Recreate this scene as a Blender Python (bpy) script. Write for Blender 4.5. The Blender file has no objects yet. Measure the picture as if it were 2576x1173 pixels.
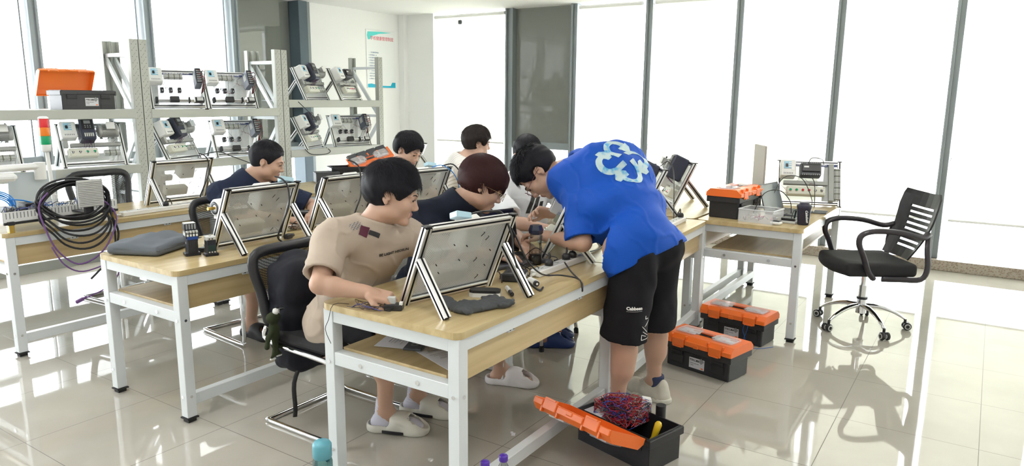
import bpy, math, random
import numpy as np
from mathutils import Matrix, Vector
random.seed(7); np.random.seed(7)
SC = bpy.context.scene
C = SC.collection
PI = math.pi
rad = math.radians

# ---------------------------------------------------------------- camera, world, exposure
def make_camera():
    f_px, yaw, pitch, roll = 1804.2, 0.58556, 0.18538, 0.008848
    f = Vector((math.cos(yaw)*math.cos(pitch), math.sin(yaw)*math.cos(pitch), -math.sin(pitch)))
    r = Vector((math.sin(yaw), -math.cos(yaw), 0)); u = r.cross(f)
    c, s = math.cos(roll), math.sin(roll)
    r, u = c*r+s*u, -s*r+c*u
    cam = bpy.data.cameras.new('camera'); o = bpy.data.objects.new('camera', cam); C.objects.link(o)
    cam.sensor_width = 36; cam.lens = 36*f_px/2576; cam.clip_start = 0.05; cam.clip_end = 200
    m = Matrix((r, u, -f)).transposed().to_4x4(); m.translation = (0, 0, 1.55)
    o.matrix_world = m
    SC.camera = o
make_camera()
SC.view_settings.view_transform = 'Standard'
SC.view_settings.look = 'None'
SC.view_settings.gamma = 1
SC.view_settings.use_curve_mapping = False
SC.view_settings.exposure = 1.15
SC.cycles.use_denoising = True
SC.cycles.max_bounces = 10
SC.cycles.diffuse_bounces = 5
SC.cycles.transparent_max_bounces = 24
SC.cycles.sample_clamp_indirect = 6
W = bpy.data.worlds.new('overcast_daylight'); SC.world = W; W.use_nodes = True
bg = W.node_tree.nodes['Background']; bg.inputs[0].default_value = (0.93, 0.97, 1.0, 1); bg.inputs[1].default_value = 5.5
# daylight entering through each window wall (portals guide the sky light through the openings)
def portal(name, loc, rot, sx, sy):
    l = bpy.data.lights.new(name, 'AREA'); l.shape = 'RECTANGLE'; l.size = sx; l.size_y = sy
    l.cycles.is_portal = True
    o = bpy.data.objects.new(name, l); C.objects.link(o); o.location = loc; o.rotation_euler = rot
# added ceiling fill panels, out of view, are built further down

# ---------------------------------------------------------------- materials
MC = {}
def nodes(name):
    m = bpy.data.materials.new(name); m.use_nodes = True
    nt = m.node_tree; b = nt.nodes['Principled BSDF']
    return m, nt, b
def mat(name, col, rough=.5, metal=0., bump=0., bscale=200., spec=.5, trans=0., alpha=1., sheen=0., vary=0.):
    if name in MC: return MC[name]
    m, nt, b = nodes(name)
    b.inputs['Base Color'].default_value = (*col, 1)
    b.inputs['Roughness'].default_value = rough; b.inputs['Metallic'].default_value = metal
    b.inputs['Specular IOR Level'].default_value = spec
    if trans: b.inputs['Transmission Weight'].default_value = trans
    if alpha < 1: b.inputs['Alpha'].default_value = alpha
    if sheen: b.inputs['Sheen Weight'].default_value = sheen
    tc = nt.nodes.new('ShaderNodeTexCoord'); n = nt.nodes.new('ShaderNodeTexNoise')
    nt.links.new(tc.outputs['Object'], n.inputs['Vector'])
    if bump:
        n.inputs['Scale'].default_value = bscale; n.inputs['Detail'].default_value = 3
        bm = nt.nodes.new('ShaderNodeBump'); bm.inputs['Strength'].default_value = bump; bm.inputs['Distance'].default_value = .002
        nt.links.new(n.outputs['Fac'], bm.inputs['Height']); nt.links.new(bm.outputs[0], b.inputs['Normal'])
    if vary:
        n2 = nt.nodes.new('ShaderNodeTexNoise'); n2.inputs['Scale'].default_value = 9
        nt.links.new(tc.outputs['Object'], n2.inputs['Vector'])
        mx = nt.nodes.new('ShaderNodeMix'); mx.data_type = 'RGBA'
        mx.inputs[6].default_value = (*[c*(1-vary) for c in col], 1); mx.inputs[7].default_value = (*[min(1, c*(1+vary)) for c in col], 1)
        nt.links.new(n2.outputs['Fac'], mx.inputs[0]); nt.links.new(mx.outputs[2], b.inputs['Base Color'])
    MC[name] = m
    return m

def math_node(nt, op, a, b=None, c=None):
    n = nt.nodes.new('ShaderNodeMath'); n.operation = op
    for i, v in enumerate((a, b, c)):
        if v is None: continue
        if isinstance(v, (int, float)): n.inputs[i].default_value = v
        else: nt.links.new(v, n.inputs[i])
    return n.outputs[0]

def oak_mat(name='oak_laminate', axis=0, c1=(.46,.345,.165), c2=(.61,.485,.265), rough=.22):
    if name in MC: return MC[name]
    m, nt, b = nodes(name)
    tc = nt.nodes.new('ShaderNodeTexCoord'); mp = nt.nodes.new('ShaderNodeMapping')
    sc = [22, 22, 22]; sc[axis] = 1.1
    mp.inputs['Scale'].default_value = sc
    nt.links.new(tc.outputs['Object'], mp.inputs['Vector'])
    n = nt.nodes.new('ShaderNodeTexNoise'); n.inputs['Scale'].default_value = 1; n.inputs['Detail'].default_value = 6; n.inputs['Distortion'].default_value = .4
    nt.links.new(mp.outputs[0], n.inputs['Vector'])
    r = nt.nodes.new('ShaderNodeValToRGB'); r.color_ramp.elements[0].position = .3; r.color_ramp.elements[1].position = .7
    r.color_ramp.elements[0].color = (*c1, 1); r.color_ramp.elements[1].color = (*c2, 1)
    nt.links.new(n.outputs['Fac'], r.inputs[0]); nt.links.new(r.outputs[0], b.inputs['Base Color'])
    b.inputs['Roughness'].default_value = rough
    MC[name] = m; return m

def tile_mat():
    m, nt, b = nodes('polished_tile')
    tc = nt.nodes.new('ShaderNodeTexCoord'); sp = nt.nodes.new('ShaderNodeSeparateXYZ')
    nt.links.new(tc.outputs['Object'], sp.inputs[0])
    S = .6
    def line(out, off):
        v = math_node(nt, 'ADD', out, -off+60); v = math_node(nt, 'DIVIDE', v, S); v = math_node(nt, 'FRACT', v)
        v = math_node(nt, 'SUBTRACT', v, .5); v = math_node(nt, 'ABSOLUTE', v)
        return math_node(nt, 'GREATER_THAN', v, .5-.0016/S)
    g = math_node(nt, 'MAXIMUM', line(sp.outputs[0], 1.895), line(sp.outputs[1], 3.497))
    n = nt.nodes.new('ShaderNodeTexNoise'); n.inputs['Scale'].default_value = 1.7; n.inputs['Detail'].default_value = 5
    nt.links.new(tc.outputs['Object'], n.inputs['Vector'])
    r = nt.nodes.new('ShaderNodeValToRGB'); r.color_ramp.elements[0].position = .35; r.color_ramp.elements[1].position = .68
    r.color_ramp.elements[0].color = (.40,.375,.325,1); r.color_ramp.elements[1].color = (.47,.445,.39,1)
    nt.links.new(n.outputs['Fac'], r.inputs[0])
    mx = nt.nodes.new('ShaderNodeMix'); mx.data_type = 'RGBA'; mx.inputs[7].default_value = (.10,.085,.065,1)
    nt.links.new(g, mx.inputs[0]); nt.links.new(r.outputs[0], mx.inputs[6]); nt.links.new(mx.outputs[2], b.inputs['Base Color'])
    ro = math_node(nt, 'MULTIPLY_ADD', g, .4, .035); nt.links.new(ro, b.inputs['Roughness'])
    b.inputs['IOR'].default_value = 1.55
    # very slight waviness from tile to tile
    n2 = nt.nodes.new('ShaderNodeTexNoise'); n2.inputs['Scale'].default_value = 2.2; nt.links.new(tc.outputs['Object'], n2.inputs['Vector'])
    bm = nt.nodes.new('ShaderNodeBump'); bm.inputs['Strength'].default_value = .05; bm.inputs['Distance'].default_value = .01
    nt.links.new(n2.outputs['Fac'], bm.inputs['Height']); nt.links.new(bm.outputs[0], b.inputs['Normal'])
    return m

def perf_mat(name='perforated_steel', pitch=.0085, hole=.0020, col=(.66,.67,.66)):
    if name in MC: return MC[name]
    m, nt, b = nodes(name)
    b.inputs['Base Color'].default_value = (*col, 1); b.inputs['Metallic'].default_value = .15; b.inputs['Roughness'].default_value = .45
    tc = nt.nodes.new('ShaderNodeTexCoord'); sp = nt.nodes.new('ShaderNodeSeparateXYZ'); nt.links.new(tc.outputs['Object'], sp.inputs[0])
    def lat(off):
        ds = []
        for k in (0, 1):
            v = math_node(nt, 'ADD', sp.outputs[k], 10+off*pitch); v = math_node(nt, 'DIVIDE', v, pitch); v = math_node(nt, 'FRACT', v)
            v = math_node(nt, 'SUBTRACT', v, .5); ds.append(math_node(nt, 'MULTIPLY', v, v))
        d = math_node(nt, 'ADD', ds[0], ds[1])
        return math_node(nt, 'LESS_THAN', d, (hole/pitch)**2)
    h = math_node(nt, 'MAXIMUM', lat(0), lat(.5))
    a = math_node(nt, 'SUBTRACT', 1, h)
    nt.links.new(a, b.inputs['Alpha'])
    MC[name] = m; return m

def mesh_fabric(name='black_mesh', pitch=.004, col=(.02,.02,.022), hole=.0009):
    return perf_mat(name, pitch, hole, col)

def blind_mat(name='roller_blind_fabric', tc_=(.93,.925,.84), fac=.28):
    m, nt, b = nodes(name)
    out = nt.nodes['Material Output']
    tr = nt.nodes.new('ShaderNodeBsdfTranslucent'); tr.inputs[0].default_value = (*tc_,1)
    df = nt.nodes.new('ShaderNodeBsdfDiffuse'); df.inputs[0].default_value = (.82,.81,.78,1)
    tc = nt.nodes.new('ShaderNodeTexCoord'); w = nt.nodes.new('ShaderNodeTexNoise'); w.inputs['Scale'].default_value = 40
    nt.links.new(tc.outputs['Object'], w.inputs['Vector'])
    mx = nt.nodes.new('ShaderNodeMixShader')
    f = math_node(nt, 'MULTIPLY_ADD', w.outputs['Fac'], .04, fac); nt.links.new(f, mx.inputs[0])
    nt.links.new(tr.outputs[0], mx.inputs[1]); nt.links.new(df.outputs[0], mx.inputs[2])
    nt.links.new(mx.outputs[0], out.inputs[0]); nt.nodes.remove(b)
    return m

def glass_mat(name, tint=(.97,.975,.975), refl=.12):
    m, nt, b = nodes(name); out = nt.nodes['Material Output']
    t = nt.nodes.new('ShaderNodeBsdfTransparent'); t.inputs[0].default_value = (*tint, 1)
    g = nt.nodes.new('ShaderNodeBsdfGlossy'); g.inputs['Roughness'].default_value = .02
    fr = nt.nodes.new('ShaderNodeFresnel'); fr.inputs[0].default_value = 1.45
    k = math_node(nt, 'MULTIPLY', fr.outputs[0], .8)
    mx = nt.nodes.new('ShaderNodeMixShader'); nt.links.new(k, mx.inputs[0]); nt.links.new(t.outputs[0], mx.inputs[1]); nt.links.new(g.outputs[0], mx.inputs[2])
    nt.links.new(mx.outputs[0], out.inputs[0]); nt.nodes.remove(b)
    return m

def stone_mat():
    m, nt, b = nodes('speckled_stone')
    tc = nt.nodes.new('ShaderNodeTexCoord'); n = nt.nodes.new('ShaderNodeTexVoronoi'); n.inputs['Scale'].default_value = 60
    nt.links.new(tc.outputs['Object'], n.inputs['Vector'])
    r = nt.nodes.new('ShaderNodeValToRGB'); r.color_ramp.elements[0].color = (.20,.15,.11,1); r.color_ramp.elements[1].color = (.42,.36,.29,1); r.color_ramp.elements[1].position = .6
    nt.links.new(n.outputs['Distance'], r.inputs[0]); nt.links.new(r.outputs[0], b.inputs['Base Color']); b.inputs['Roughness'].default_value = .2
    return m

def emit_mat(name, col, s):
    m, nt, b = nodes(name)
    b.inputs['Emission Color'].default_value = (*col, 1); b.inputs['Emission Strength'].default_value = s
    b.inputs['Base Color'].default_value = (.8,.8,.8,1)
    return m

OAK = oak_mat(); OAKV = oak_mat('oak_board', 0, (.44,.32,.155), (.58,.445,.24), .35)
STEEL = mat('white_powder_coat', (.66,.69,.70), .38, bump=.05, bscale=400)
ALU = mat('brushed_aluminium', (.80,.80,.79), .30, .85, bump=.04, bscale=300)
SLOT = mat('black_slot_strip', (.012,.012,.015), .5)
BLK = mat('black_plastic', (.018,.018,.021), .38, bump=.1, bscale=500)
DGR = mat('dark_grey_plastic', (.06,.065,.075), .45, bump=.08, bscale=500)
GRY = mat('light_grey_plastic', (.55,.56,.54), .45, bump=.05)
MGR = mat('mid_grey_plastic', (.26,.27,.28), .45)
WHT = mat('white_plastic', (.80,.80,.78), .35)
CREAM = mat('cream_plastic', (.70,.70,.60), .42)
CHROME = mat('chrome', (.82,.83,.85), .07, 1.0)
ORG = mat('orange_plastic', (.86,.17,.025), .32, bump=.06, bscale=600)
CLEARP = glass_mat('clear_plastic_lid', (.95,.93,.93))
CASTM = mat('cast_motor_grey', (.42,.43,.42), .4, .3, bump=.15, bscale=150)
BLUEF = mat('pale_blue_label', (.35,.62,.78), .4)
NAVY = mat('navy_header', (.07,.09,.22), .5)
RED = mat('red_button', (.62,.02,.03), .3); GRN = mat('green_button', (.0,.33,.13), .3)
BRASS = mat('brass_foot', (.75,.50,.12), .3, .9)
PAPER = mat('white_paper', (.78,.78,.84), .7); INK = mat('ink_black', (.02,.02,.02), .6)
RUB = mat('black_rubber', (.02,.02,.02), .7)
CBL = mat('black_cable', (.012,.012,.014), .35)

# ---------------------------------------------------------------- mesh builder
def _boxtpl():
    cor = [(sx,sy,sz) for sx in (-1,1) for sy in (-1,1) for sz in (-1,1)]
    idx = {c:i for i,c in enumerate(cor)}
    V = [(c,a) for c in cor for a in range(3)]
    F = []
    for a in range(3):
        b, d = [(1,2),(2,0),(0,1)][a]
        for s in (-1,1):
            q = []
            for (p,r) in ((-1,-1),(1,-1),(1,1),(-1,1)):
                c = [0,0,0]; c[a]=s; c[b]=p; c[d]=r; q.append(idx[tuple(c)]*3+a)
            if s < 0: q.reverse()
            F.append(q)
    for e in range(3):
        a, b = [(1,2),(2,0),(0,1)][e]
        for sa in (-1,1):
            for sb in (-1,1):
                c0=[0,0,0]; c1=[0,0,0]
                c0[a]=c1[a]=sa; c0[b]=c1[b]=sb; c0[e]=-1; c1[e]=1
                q=[idx[tuple(c0)]*3+a, idx[tuple(c1)]*3+a, idx[tuple(c1)]*3+b, idx[tuple(c0)]*3+b]
                if sa*sb > 0: q.reverse()
                F.append(q)
    for c in cor:
        q=[idx[c]*3, idx[c]*3+1, idx[c]*3+2]
        if c[0]*c[1]*c[2] < 0: q.reverse()
        F.append(q)
    return V, F
_BV, _BF = _boxtpl()

class G:
    def __init__(s): s.V=[]; s.F=[]; s.M=[]; s.S=[]
    def add(s, V, F, mi=0, sm=False, T=None):
        o=len(s.V)
        if T is not None: V=[tuple(T@Vector(v)) for v in V]
        s.V += [tuple(v) for v in V]
        for f in F: s.F.append([i+o for i in f]); s.M.append(mi); s.S.append(sm)
        return s
    def box(s, c, d, mi=0, ch=0., T=None):
        h=[x/2 for x in d]; ch=min(ch, min(h)*.95)
        if ch <= 0:
            V=[(c[0]+x*h[0],c[1]+y*h[1],c[2]+z*h[2]) for x in (-1,1) for y in (-1,1) for z in (-1,1)]
            F=[(0,1,3,2),(4,6,7,5),(0,4,5,1),(2,3,7,6),(0,2,6,4),(1,5,7,3)]
            return s.add(V,F,mi,False,T)
        V=[]
        for k,a in _BV:
            V.append(tuple(c[i]+k[i]*(h[i]-(0 if i==a else ch)) for i in range(3)))
        return s.add(V,_BF,mi,False,T)
    def frame(s, p0, p1, up=(0,0,1)):
        p0,p1=Vector(p0),Vector(p1); z=(p1-p0); L=z.length; z.normalize()
        u=Vector(up)
        if abs(z.dot(u))>.98: u=Vector((1,0,0)) if abs(z.x)<.9 else Vector((0,1,0))
        x=u.cross(z).normalized(); y=z.cross(x)
        m=Matrix((x,y,z)).transposed().to_4x4(); m.translation=p0
        return m,L
    def beam(s, p0, p1, w, d=None, mi=0, ch=0., up=(0,0,1), T=None):
        m,L=s.frame(p0,p1,up)
        if T is not None: m=T@m
        return s.box((0,0,L/2),(w,d or w,L),mi,ch,m)
    def rod(s, p0, p1, r0, r1=None, n=14, mi=0, T=None, sm=True):
        r1=r0 if r1 is None else r1
        m,L=s.frame(p0,p1)
        if T is not None: m=T@m
        V=[];F=[]
        for k,(r,z) in enumerate(((r0,0),(r1,L))):
            for i in range(n):
                a=2*PI*i/n; V.append((r*math.cos(a),r*math.sin(a),z))
        for i in range(n):
            j=(i+1)%n; F.append((i,j,n+j,n+i))
        s.add(V,F,mi,sm,m)
        s.add(V[:n],[list(range(n))[::-1]],mi,False,m); s.add(V[n:],[list(range(n))],mi,False,m)
        return s
    def lathe(s, prof, c=(0,0,0), n=24, mi=0, T=None, sm=True, axis='z'):
        V=[];F=[]
        for (r,z) in prof:
            for i in range(n):
                a=2*PI*i/n; x,y=r*math.cos(a),r*math.sin(a)
                p=(x,y,z) if axis=='z' else ((z,x,y) if axis=='x' else (y,z,x))
                V.append((p[0]+c[0],p[1]+c[1],p[2]+c[2]))
        for k in range(len(prof)-1):
            for i in range(n):
                j=(i+1)%n; F.append((k*n+i,k*n+j,(k+1)*n+j,(k+1)*n+i))
        return s.add(V,F,mi,sm,T)
    def prism(s, poly, h0, h1, mi=0, T=None, sm=False):
        n=len(poly); V=[(x,y,h0) for x,y in poly]+[(x,y,h1) for x,y in poly]
        F=[(i,(i+1)%n,n+(i+1)%n,n+i) for i in range(n)]
        s.add(V,F,mi,sm,T); s.add(V[:n],[list(range(n))[::-1]],mi,False,T); s.add(V[n:],[list(range(n))],mi,False,T)
        return s
    def tube(s, P, r, n=8, mi=0, T=None, smooth=3, closed=False, flat=1.):
        P=[Vector(p) for p in P]
        if smooth>1 and len(P)>2: P=catmull(P,smooth,closed)
        m=len(P); V=[];F=[]
        t0=(P[1]-P[0]).normalized(); u=Vector((0,0,1)) if abs(t0.z)<.9 else Vector((1,0,0)); x=u.cross(t0).normalized()
        for i,p in enumerate(P):
            if closed: t=(P[(i+1)%m]-P[i-1])
            else: t=(P[min(i+1,m-1)]-P[max(i-1,0)])
            t=t.normalized() if t.length>1e-9 else t0
            x=(x-t*x.dot(t))
            x=x.normalized() if x.length>1e-6 else t.orthogonal().normalized()
            y=t.cross(x); rr=r[min(i*len(r)//m,len(r)-1)] if isinstance(r,(list,tuple)) else r
            for k in range(n):
                a=2*PI*k/n; V.append(tuple(p+x*(rr*math.cos(a))+y*(rr*flat*math.sin(a))))
        for i in range(m if closed else m-1):
            a=i*n; b=((i+1)%m)*n
            for k in range(n):
                j=(k+1)%n; F.append((a+k,a+j,b+j,b+k))
        if not closed: F.append(list(range(n))[::-1]); F.append([(m-1)*n+k for k in range(n)])
        return s.add(V,F,mi,True,T)
    def extr(s, p0, p1, w=.03, up=(0,1,0), slot=.009, T=None, cap=True):
        """slotted aluminium profile: material 0 aluminium, 1 the black slot strips"""
        m,L=s.frame(p0,p1,up)
        if T is not None: m=T@m
        h=w/2; q=slot/2; g=h-.0045; c=.002
        side=[(-h+c,-h),(-q,-h),(-q,-g),(q,-g),(q,-h),(h-c,-h)]
        poly=[];mk=[]
        for k in range(4):
            ca,sa=[(1,0),(0,1),(-1,0),(0,-1)][k]
            for i,(x,y) in enumerate(side):
                poly.append((x*ca-y*sa,x*sa+y*ca)); mk.append(1 if i in (1,2,3) else 0)
        n=len(poly)
        V=[(x,y,0) for x,y in poly]+[(x,y,L) for x,y in poly]
        for i in range(n):
            s.add([V[i],V[(i+1)%n],V[n+(i+1)%n],V[n+i]],[(0,1,2,3)],mk[i],False,m)
        if cap:
            s.add(V[:n],[list(range(n))[::-1]],1,False,m); s.add(V[n:],[list(range(n))],1,False,m)
        return s

def catmull(P, k, closed=False):
    out=[]; n=len(P); R=range(n) if closed else range(n-1)
    for i in R:
        if closed: a,b,c,d=P[i-1],P[i],P[(i+1)%n],P[(i+2)%n]
        else: a,b,c,d=P[max(i-1,0)],P[i],P[i+1],P[min(i+2,n-1)]
        for j in range(k):
            t=j/k
            out.append(.5*((2*b)+(c-a)*t+(2*a-5*b+4*c-d)*t*t+(3*b-a-3*c+d)*t**3))
    if not closed: out.append(P[-1])
    return out

def obj(name, g, mats, parent=None, loc=None, rot=None, mw=None):
    me=bpy.data.meshes.new(name); me.from_pydata(g.V,[],g.F)
    mats=mats if isinstance(mats,(list,tuple)) else [mats]
    for m in mats: me.materials.append(m)
    me.polygons.foreach_set('material_index',[min(i,len(mats)-1) for i in g.M])
    me.polygons.foreach_set('use_smooth',g.S)
    me.update()
    o=bpy.data.objects.new(name,me); C.objects.link(o)
    if parent is not None: o.parent=parent
    if mw is not None: o.matrix_basis=mw
    if loc is not None: o.location=loc
    if rot is not None: o.rotation_euler=rot
    return o
def tag(o,label,cat,group=None,kind=None):
    if label: o['label']=label
    if cat: o['category']=cat
    if group: o['group']=group
    if kind: o['kind']=kind
    return o
def thing(name,label,cat,loc=(0,0,0),rz=0.,group=None,rot=None):
    o=bpy.data.objects.new(name,None); C.objects.link(o); o.location=loc
    o.rotation_euler=rot if rot is not None else (0,0,rz)
    return tag(o,label,cat,group)
def struct(name,g,mats):
    o=obj(name,g,mats); o['kind']='structure'; return o
def plabel(o,l): o['label']=l; return o
def dup(root,loc,rz=None,label=None,group=None,rot=None):
    r=root.copy(); C.objects.link(r); r.location=loc
    if rz is not None: r.rotation_euler=(0,0,rz)
    if rot is not None: r.rotation_euler=rot
    if label: r['label']=label
    if group: r['group']=group
    for ch in list(root.children):
        c=ch.copy(); C.objects.link(c); c.parent=r
        for k in list(ch.children):
            d=k.copy(); C.objects.link(d); d.parent=c
    return r
def lettering(name,txt,size,m,parent,T,ext=.0004,align='CENTER',shear=0.,bold=0.):
    """real raised letters: text lies in the XY plane of matrix T"""
    cu=bpy.data.curves.new(name,'FONT'); cu.body=txt; cu.size=size; cu.extrude=ext; cu.align_x=align; cu.align_y='CENTER'; cu.shear=shear
    cu.offset=bold; cu.resolution_u=3
    o=bpy.data.objects.new(name,cu); C.objects.link(o)
    dg=bpy.context.evaluated_depsgraph_get(); me=bpy.data.meshes.new_from_object(o.evaluated_get(dg))
    bpy.data.objects.remove(o); bpy.data.curves.remove(cu)
    me.materials.clear(); me.materials.append(m); me.name=name
    o=bpy.data.objects.new(name,me); C.objects.link(o)
    if parent is not None: o.parent=parent
    o.matrix_basis=T
    return o
def TR(x=0,y=0,z=0,rx=0,ry=0,rz=0):
    return Matrix.Translation((x,y,z))@Matrix.Rotation(rz,4,'Z')@Matrix.Rotation(ry,4,'Y')@Matrix.Rotation(rx,4,'X')
# ---------------------------------------------------------------- the room
XW, YW, ZC = 7.72, 6.98, 2.66       # inner faces of the two window walls, ceiling height
WALLM = mat('white_wall_paint', (.93,.93,.92), .7, bump=.05, bscale=60)
CEILM = mat('white_ceiling_paint', (.86,.86,.85), .8)
FRAME = mat('grey_window_aluminium', (.27,.30,.31), .4, .3)
FRAMED = mat('dark_window_column', (.10,.135,.16), .4, .3)
STONE = stone_mat(); BLIND = blind_mat()
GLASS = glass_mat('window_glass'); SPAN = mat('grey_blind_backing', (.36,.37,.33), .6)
g=G(); g.box((2.4,1.4,-.05),(11.2,11.6,.1)); struct('floor',g,tile_mat())
g=G(); g.box((2.2,1.3,ZC+.06),(11.6,12,.12)); struct('ceiling',g,CEILM)
g=G(); g.box((-3.1,1.3,1.33),(.2,12,2.86)); struct('wall_back',g,WALLM)
g=G(); g.box((2.2,-4.1,1.33),(10.8,.2,2.86)); struct('wall_right',g,WALLM)
# solid corner pieces of the window walls
g=G(); g.box((6.9,7.05,1.33),(1.78,.14,2.66)); g.box((7.79,7.03,1.33),(.3,.3,2.66)); g.box((7.80,6.72,1.33),(.16,.6,2.66))
struct('wall_corner',g,WALLM)
# stone plinths
g=G(); g.box((2.2,7.12,.05),(12,.36,.10),ch=.004); struct('baseboard_left',g,STONE)
g=G(); g.box((7.85,1.4,.05),(.36,12,.10),ch=.004); struct('baseboard_far',g,STONE)
# mullions, transoms, glass, blinds
mx=[-2.84,-1.86,-.88,.10,1.09,2.08,3.06,4.09,5.07]
n=1
for i,x in enumerate(mx):
    g=G(); g.box((x,7.08,1.38),(.07,.14,2.56),ch=.004); g.box((x-.07,7.12,1.38),(.012,.05,2.56)); g.box((x+.022,7.0,1.38),(.02,.03,2.56),ch=.003)
    struct('trim_%d'%n,g,FRAME); n+=1
g=G(); g.box((5.95,7.03,1.38),(.13,.2,2.56),ch=.004); g.box((6.045,7.04,1.38),(.06,.17,2.56),1,ch=.004); struct('trim_%d'%n,g,[FRAMED,FRAME]); n+=1
g=G(); g.box((1.5,7.08,.97),(8.9,.09,.07),ch=.004); struct('trim_%d'%n,g,FRAME); n+=1
my=[6.45,5.22,4.28,3.33,2.32,1.34,.35,-.64,-1.62,-2.6,-3.6]
for i,y in enumerate(my):
    if i==0: continue
    w=.075
    g=G(); g.box((7.82,y,1.38),(.14,w,2.56),ch=.004); g.box((7.735,y+(.02),1.38),(.03,.022,2.56),ch=.003)
    if i==1: g.box((7.79,y-.055,1.38),(.10,.03,2.56))
    struct('trim_%d'%n,g,FRAME); n+=1
g=G(); g.box((7.82,4.75,.97),(.11,.95,.085),ch=.004); struct('trim_%d'%n,g,FRAME); n+=1
k=1
for a,b in zip(mx[:-1],mx[1:]):
    g=G(); g.box(((a+b)/2,7.14,1.38),(b-a-.07,.008,2.56)); o=struct('window_%d'%k,g,GLASS); k+=1
# grey backed pane beside the dark window column (left wall), with a lit gap of daylight
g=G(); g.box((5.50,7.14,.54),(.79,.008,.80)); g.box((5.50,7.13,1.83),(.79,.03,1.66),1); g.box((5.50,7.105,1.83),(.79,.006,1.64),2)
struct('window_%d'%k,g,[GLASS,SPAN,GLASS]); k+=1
for i in range(len(my)-1):
    a,b=my[i+1],my[i]; yc=(a+b)/2; w=b-a-.075
    g=G()
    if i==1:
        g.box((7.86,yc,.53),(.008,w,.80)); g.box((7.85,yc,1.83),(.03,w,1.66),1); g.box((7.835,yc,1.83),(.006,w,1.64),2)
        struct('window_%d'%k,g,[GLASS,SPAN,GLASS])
    else:
        g.box((7.86,yc,1.38),(.008,w,2.56)); struct('window_%d'%k,g,GLASS)
    k+=1
    if i!=1:
        zb=.98 if i==0 else .47
        t=thing('roller_blind','translucent white roller blind %s'%('hanging beside the white corner wall, its hem at table height','','on the far wall just right of the grey shaded window pane','behind the man in the blue shirt and the motor training stands','behind the standing monitor and laptop on the end desk','above the black office chair, third blind from the right edge','between the two leaning far mullions behind the office chair','at the far right edge of the picture','out of the picture beyond its right edge','last beyond the right edge of the picture')[min(i,9)],'blind',(7.74,yc,0),0,'roller blinds on the far wall')
        g=G(); ww=w-.10 if i else w-.04
        g.box((0,0,(zb+2.60)/2),(.0015,ww,2.60-zb)); obj('fabric',g,BLIND,t)
        g=G(); g.rod((0,-ww/2-.01,2.61),(0,ww/2+.01,2.61),.022); obj('roller_tube',g,WHT,t)
        g=G(); g.box((0,0,zb),(.012,ww,.022),ch=.004); obj('bottom_bar',g,WHT,t)
        if i in (3,4,6):
            g=G(); yy=ww/2+.02
            g.tube([(-.02,yy,2.6),(-.02,yy,1.6),(-.022,yy+.004,1.1),(-.02,yy+.012,1.05),(-.018,yy+.016,1.12),(-.02,yy+.014,2.6)],.0022,6)
            obj('bead_chain',g,WHT,t)
# outdoors: pale ground added to bounce light in, overhang added to shade blind tops
g=G(); g.box((4,4,-.6),(60,60,.1)); tag(obj('added_bounce_ground',g,mat('pale_bounce_ground',(.85,.85,.82),.8)),None,None,kind='structure')
g=G(); g.box((8.35,2.2,2.78),(.9,13.4,.18)); g.box((2.6,7.62,2.78),(12.2,.9,.18)); tag(obj('added_shading_overhang',g,CEILM),None,None,kind='structure')
portal('daylight_opening_left',(1.4,7.25,1.38),(rad(-90),0,0),9.4,2.5)
portal('daylight_opening_far',(7.95,1.3,1.38),(0,rad(90),0),2.5,9.8)
# ceiling panels added out of view to brighten the room
LED=emit_mat('led_fill_panel',(1,.98,.95),9.0)
pos=[(1.2,.4),(1.2,3.0),(4.2,.4),(4.2,3.0),(-1.4,1.7)]
for i,(x,y) in enumerate(pos):
    t=thing('ceiling_fill_light',None,'light',(x,y,ZC),0,'added ceiling fill panels')
    t['label']='added ceiling fill panel over the %s, out of view'%('camera','near end of the middle desk row','gap between toolboxes and office chair','far end of the middle desk row','back wall side of the room')[i]
    g=G(); g.box((0,0,-.006),(.60,.60,.012),ch=.002); obj('frame',g,WHT,t)
    g=G(); g.box((0,0,-.0135),(.56,.56,.003)); obj('diffuser',g,LED,t)
# sprinkler and grey detector
t=thing('sprinkler','small metal fire sprinkler head hanging from the ceiling','sprinkler',(5.45,5.6,ZC))
g=G(); g.rod((0,0,0),(0,0,-.006),.028,n=18); g.rod((0,0,-.005),(0,0,-.03),.008); obj('escutcheon',g,CHROME,t)
g=G(); g.rod((0,0,-.03),(0,0,-.055),.004); g.rod((0,0,-.055),(0,0,-.058),.014); g.tube([(-.008,0,-.03),(-.013,0,-.042),(0,0,-.055)],.002,6); g.tube([(.008,0,-.03),(.013,0,-.042),(0,0,-.055)],.002,6); obj('deflector',g,CHROME,t)
t=thing('wall_sensor','small dark grey rounded sensor box high on the white corner wall','sensor',(7.70,5.95,2.525))
g=G(); g.box((0,0,0),(.03,.062,.055),ch=.012); obj('case',g,mat('sensor_grey',(.10,.11,.12),.5),t)
g=G(); g.rod((-.015,0,.005),(-.018,0,.005),.008); obj('lens',g,BLK,t)
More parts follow.
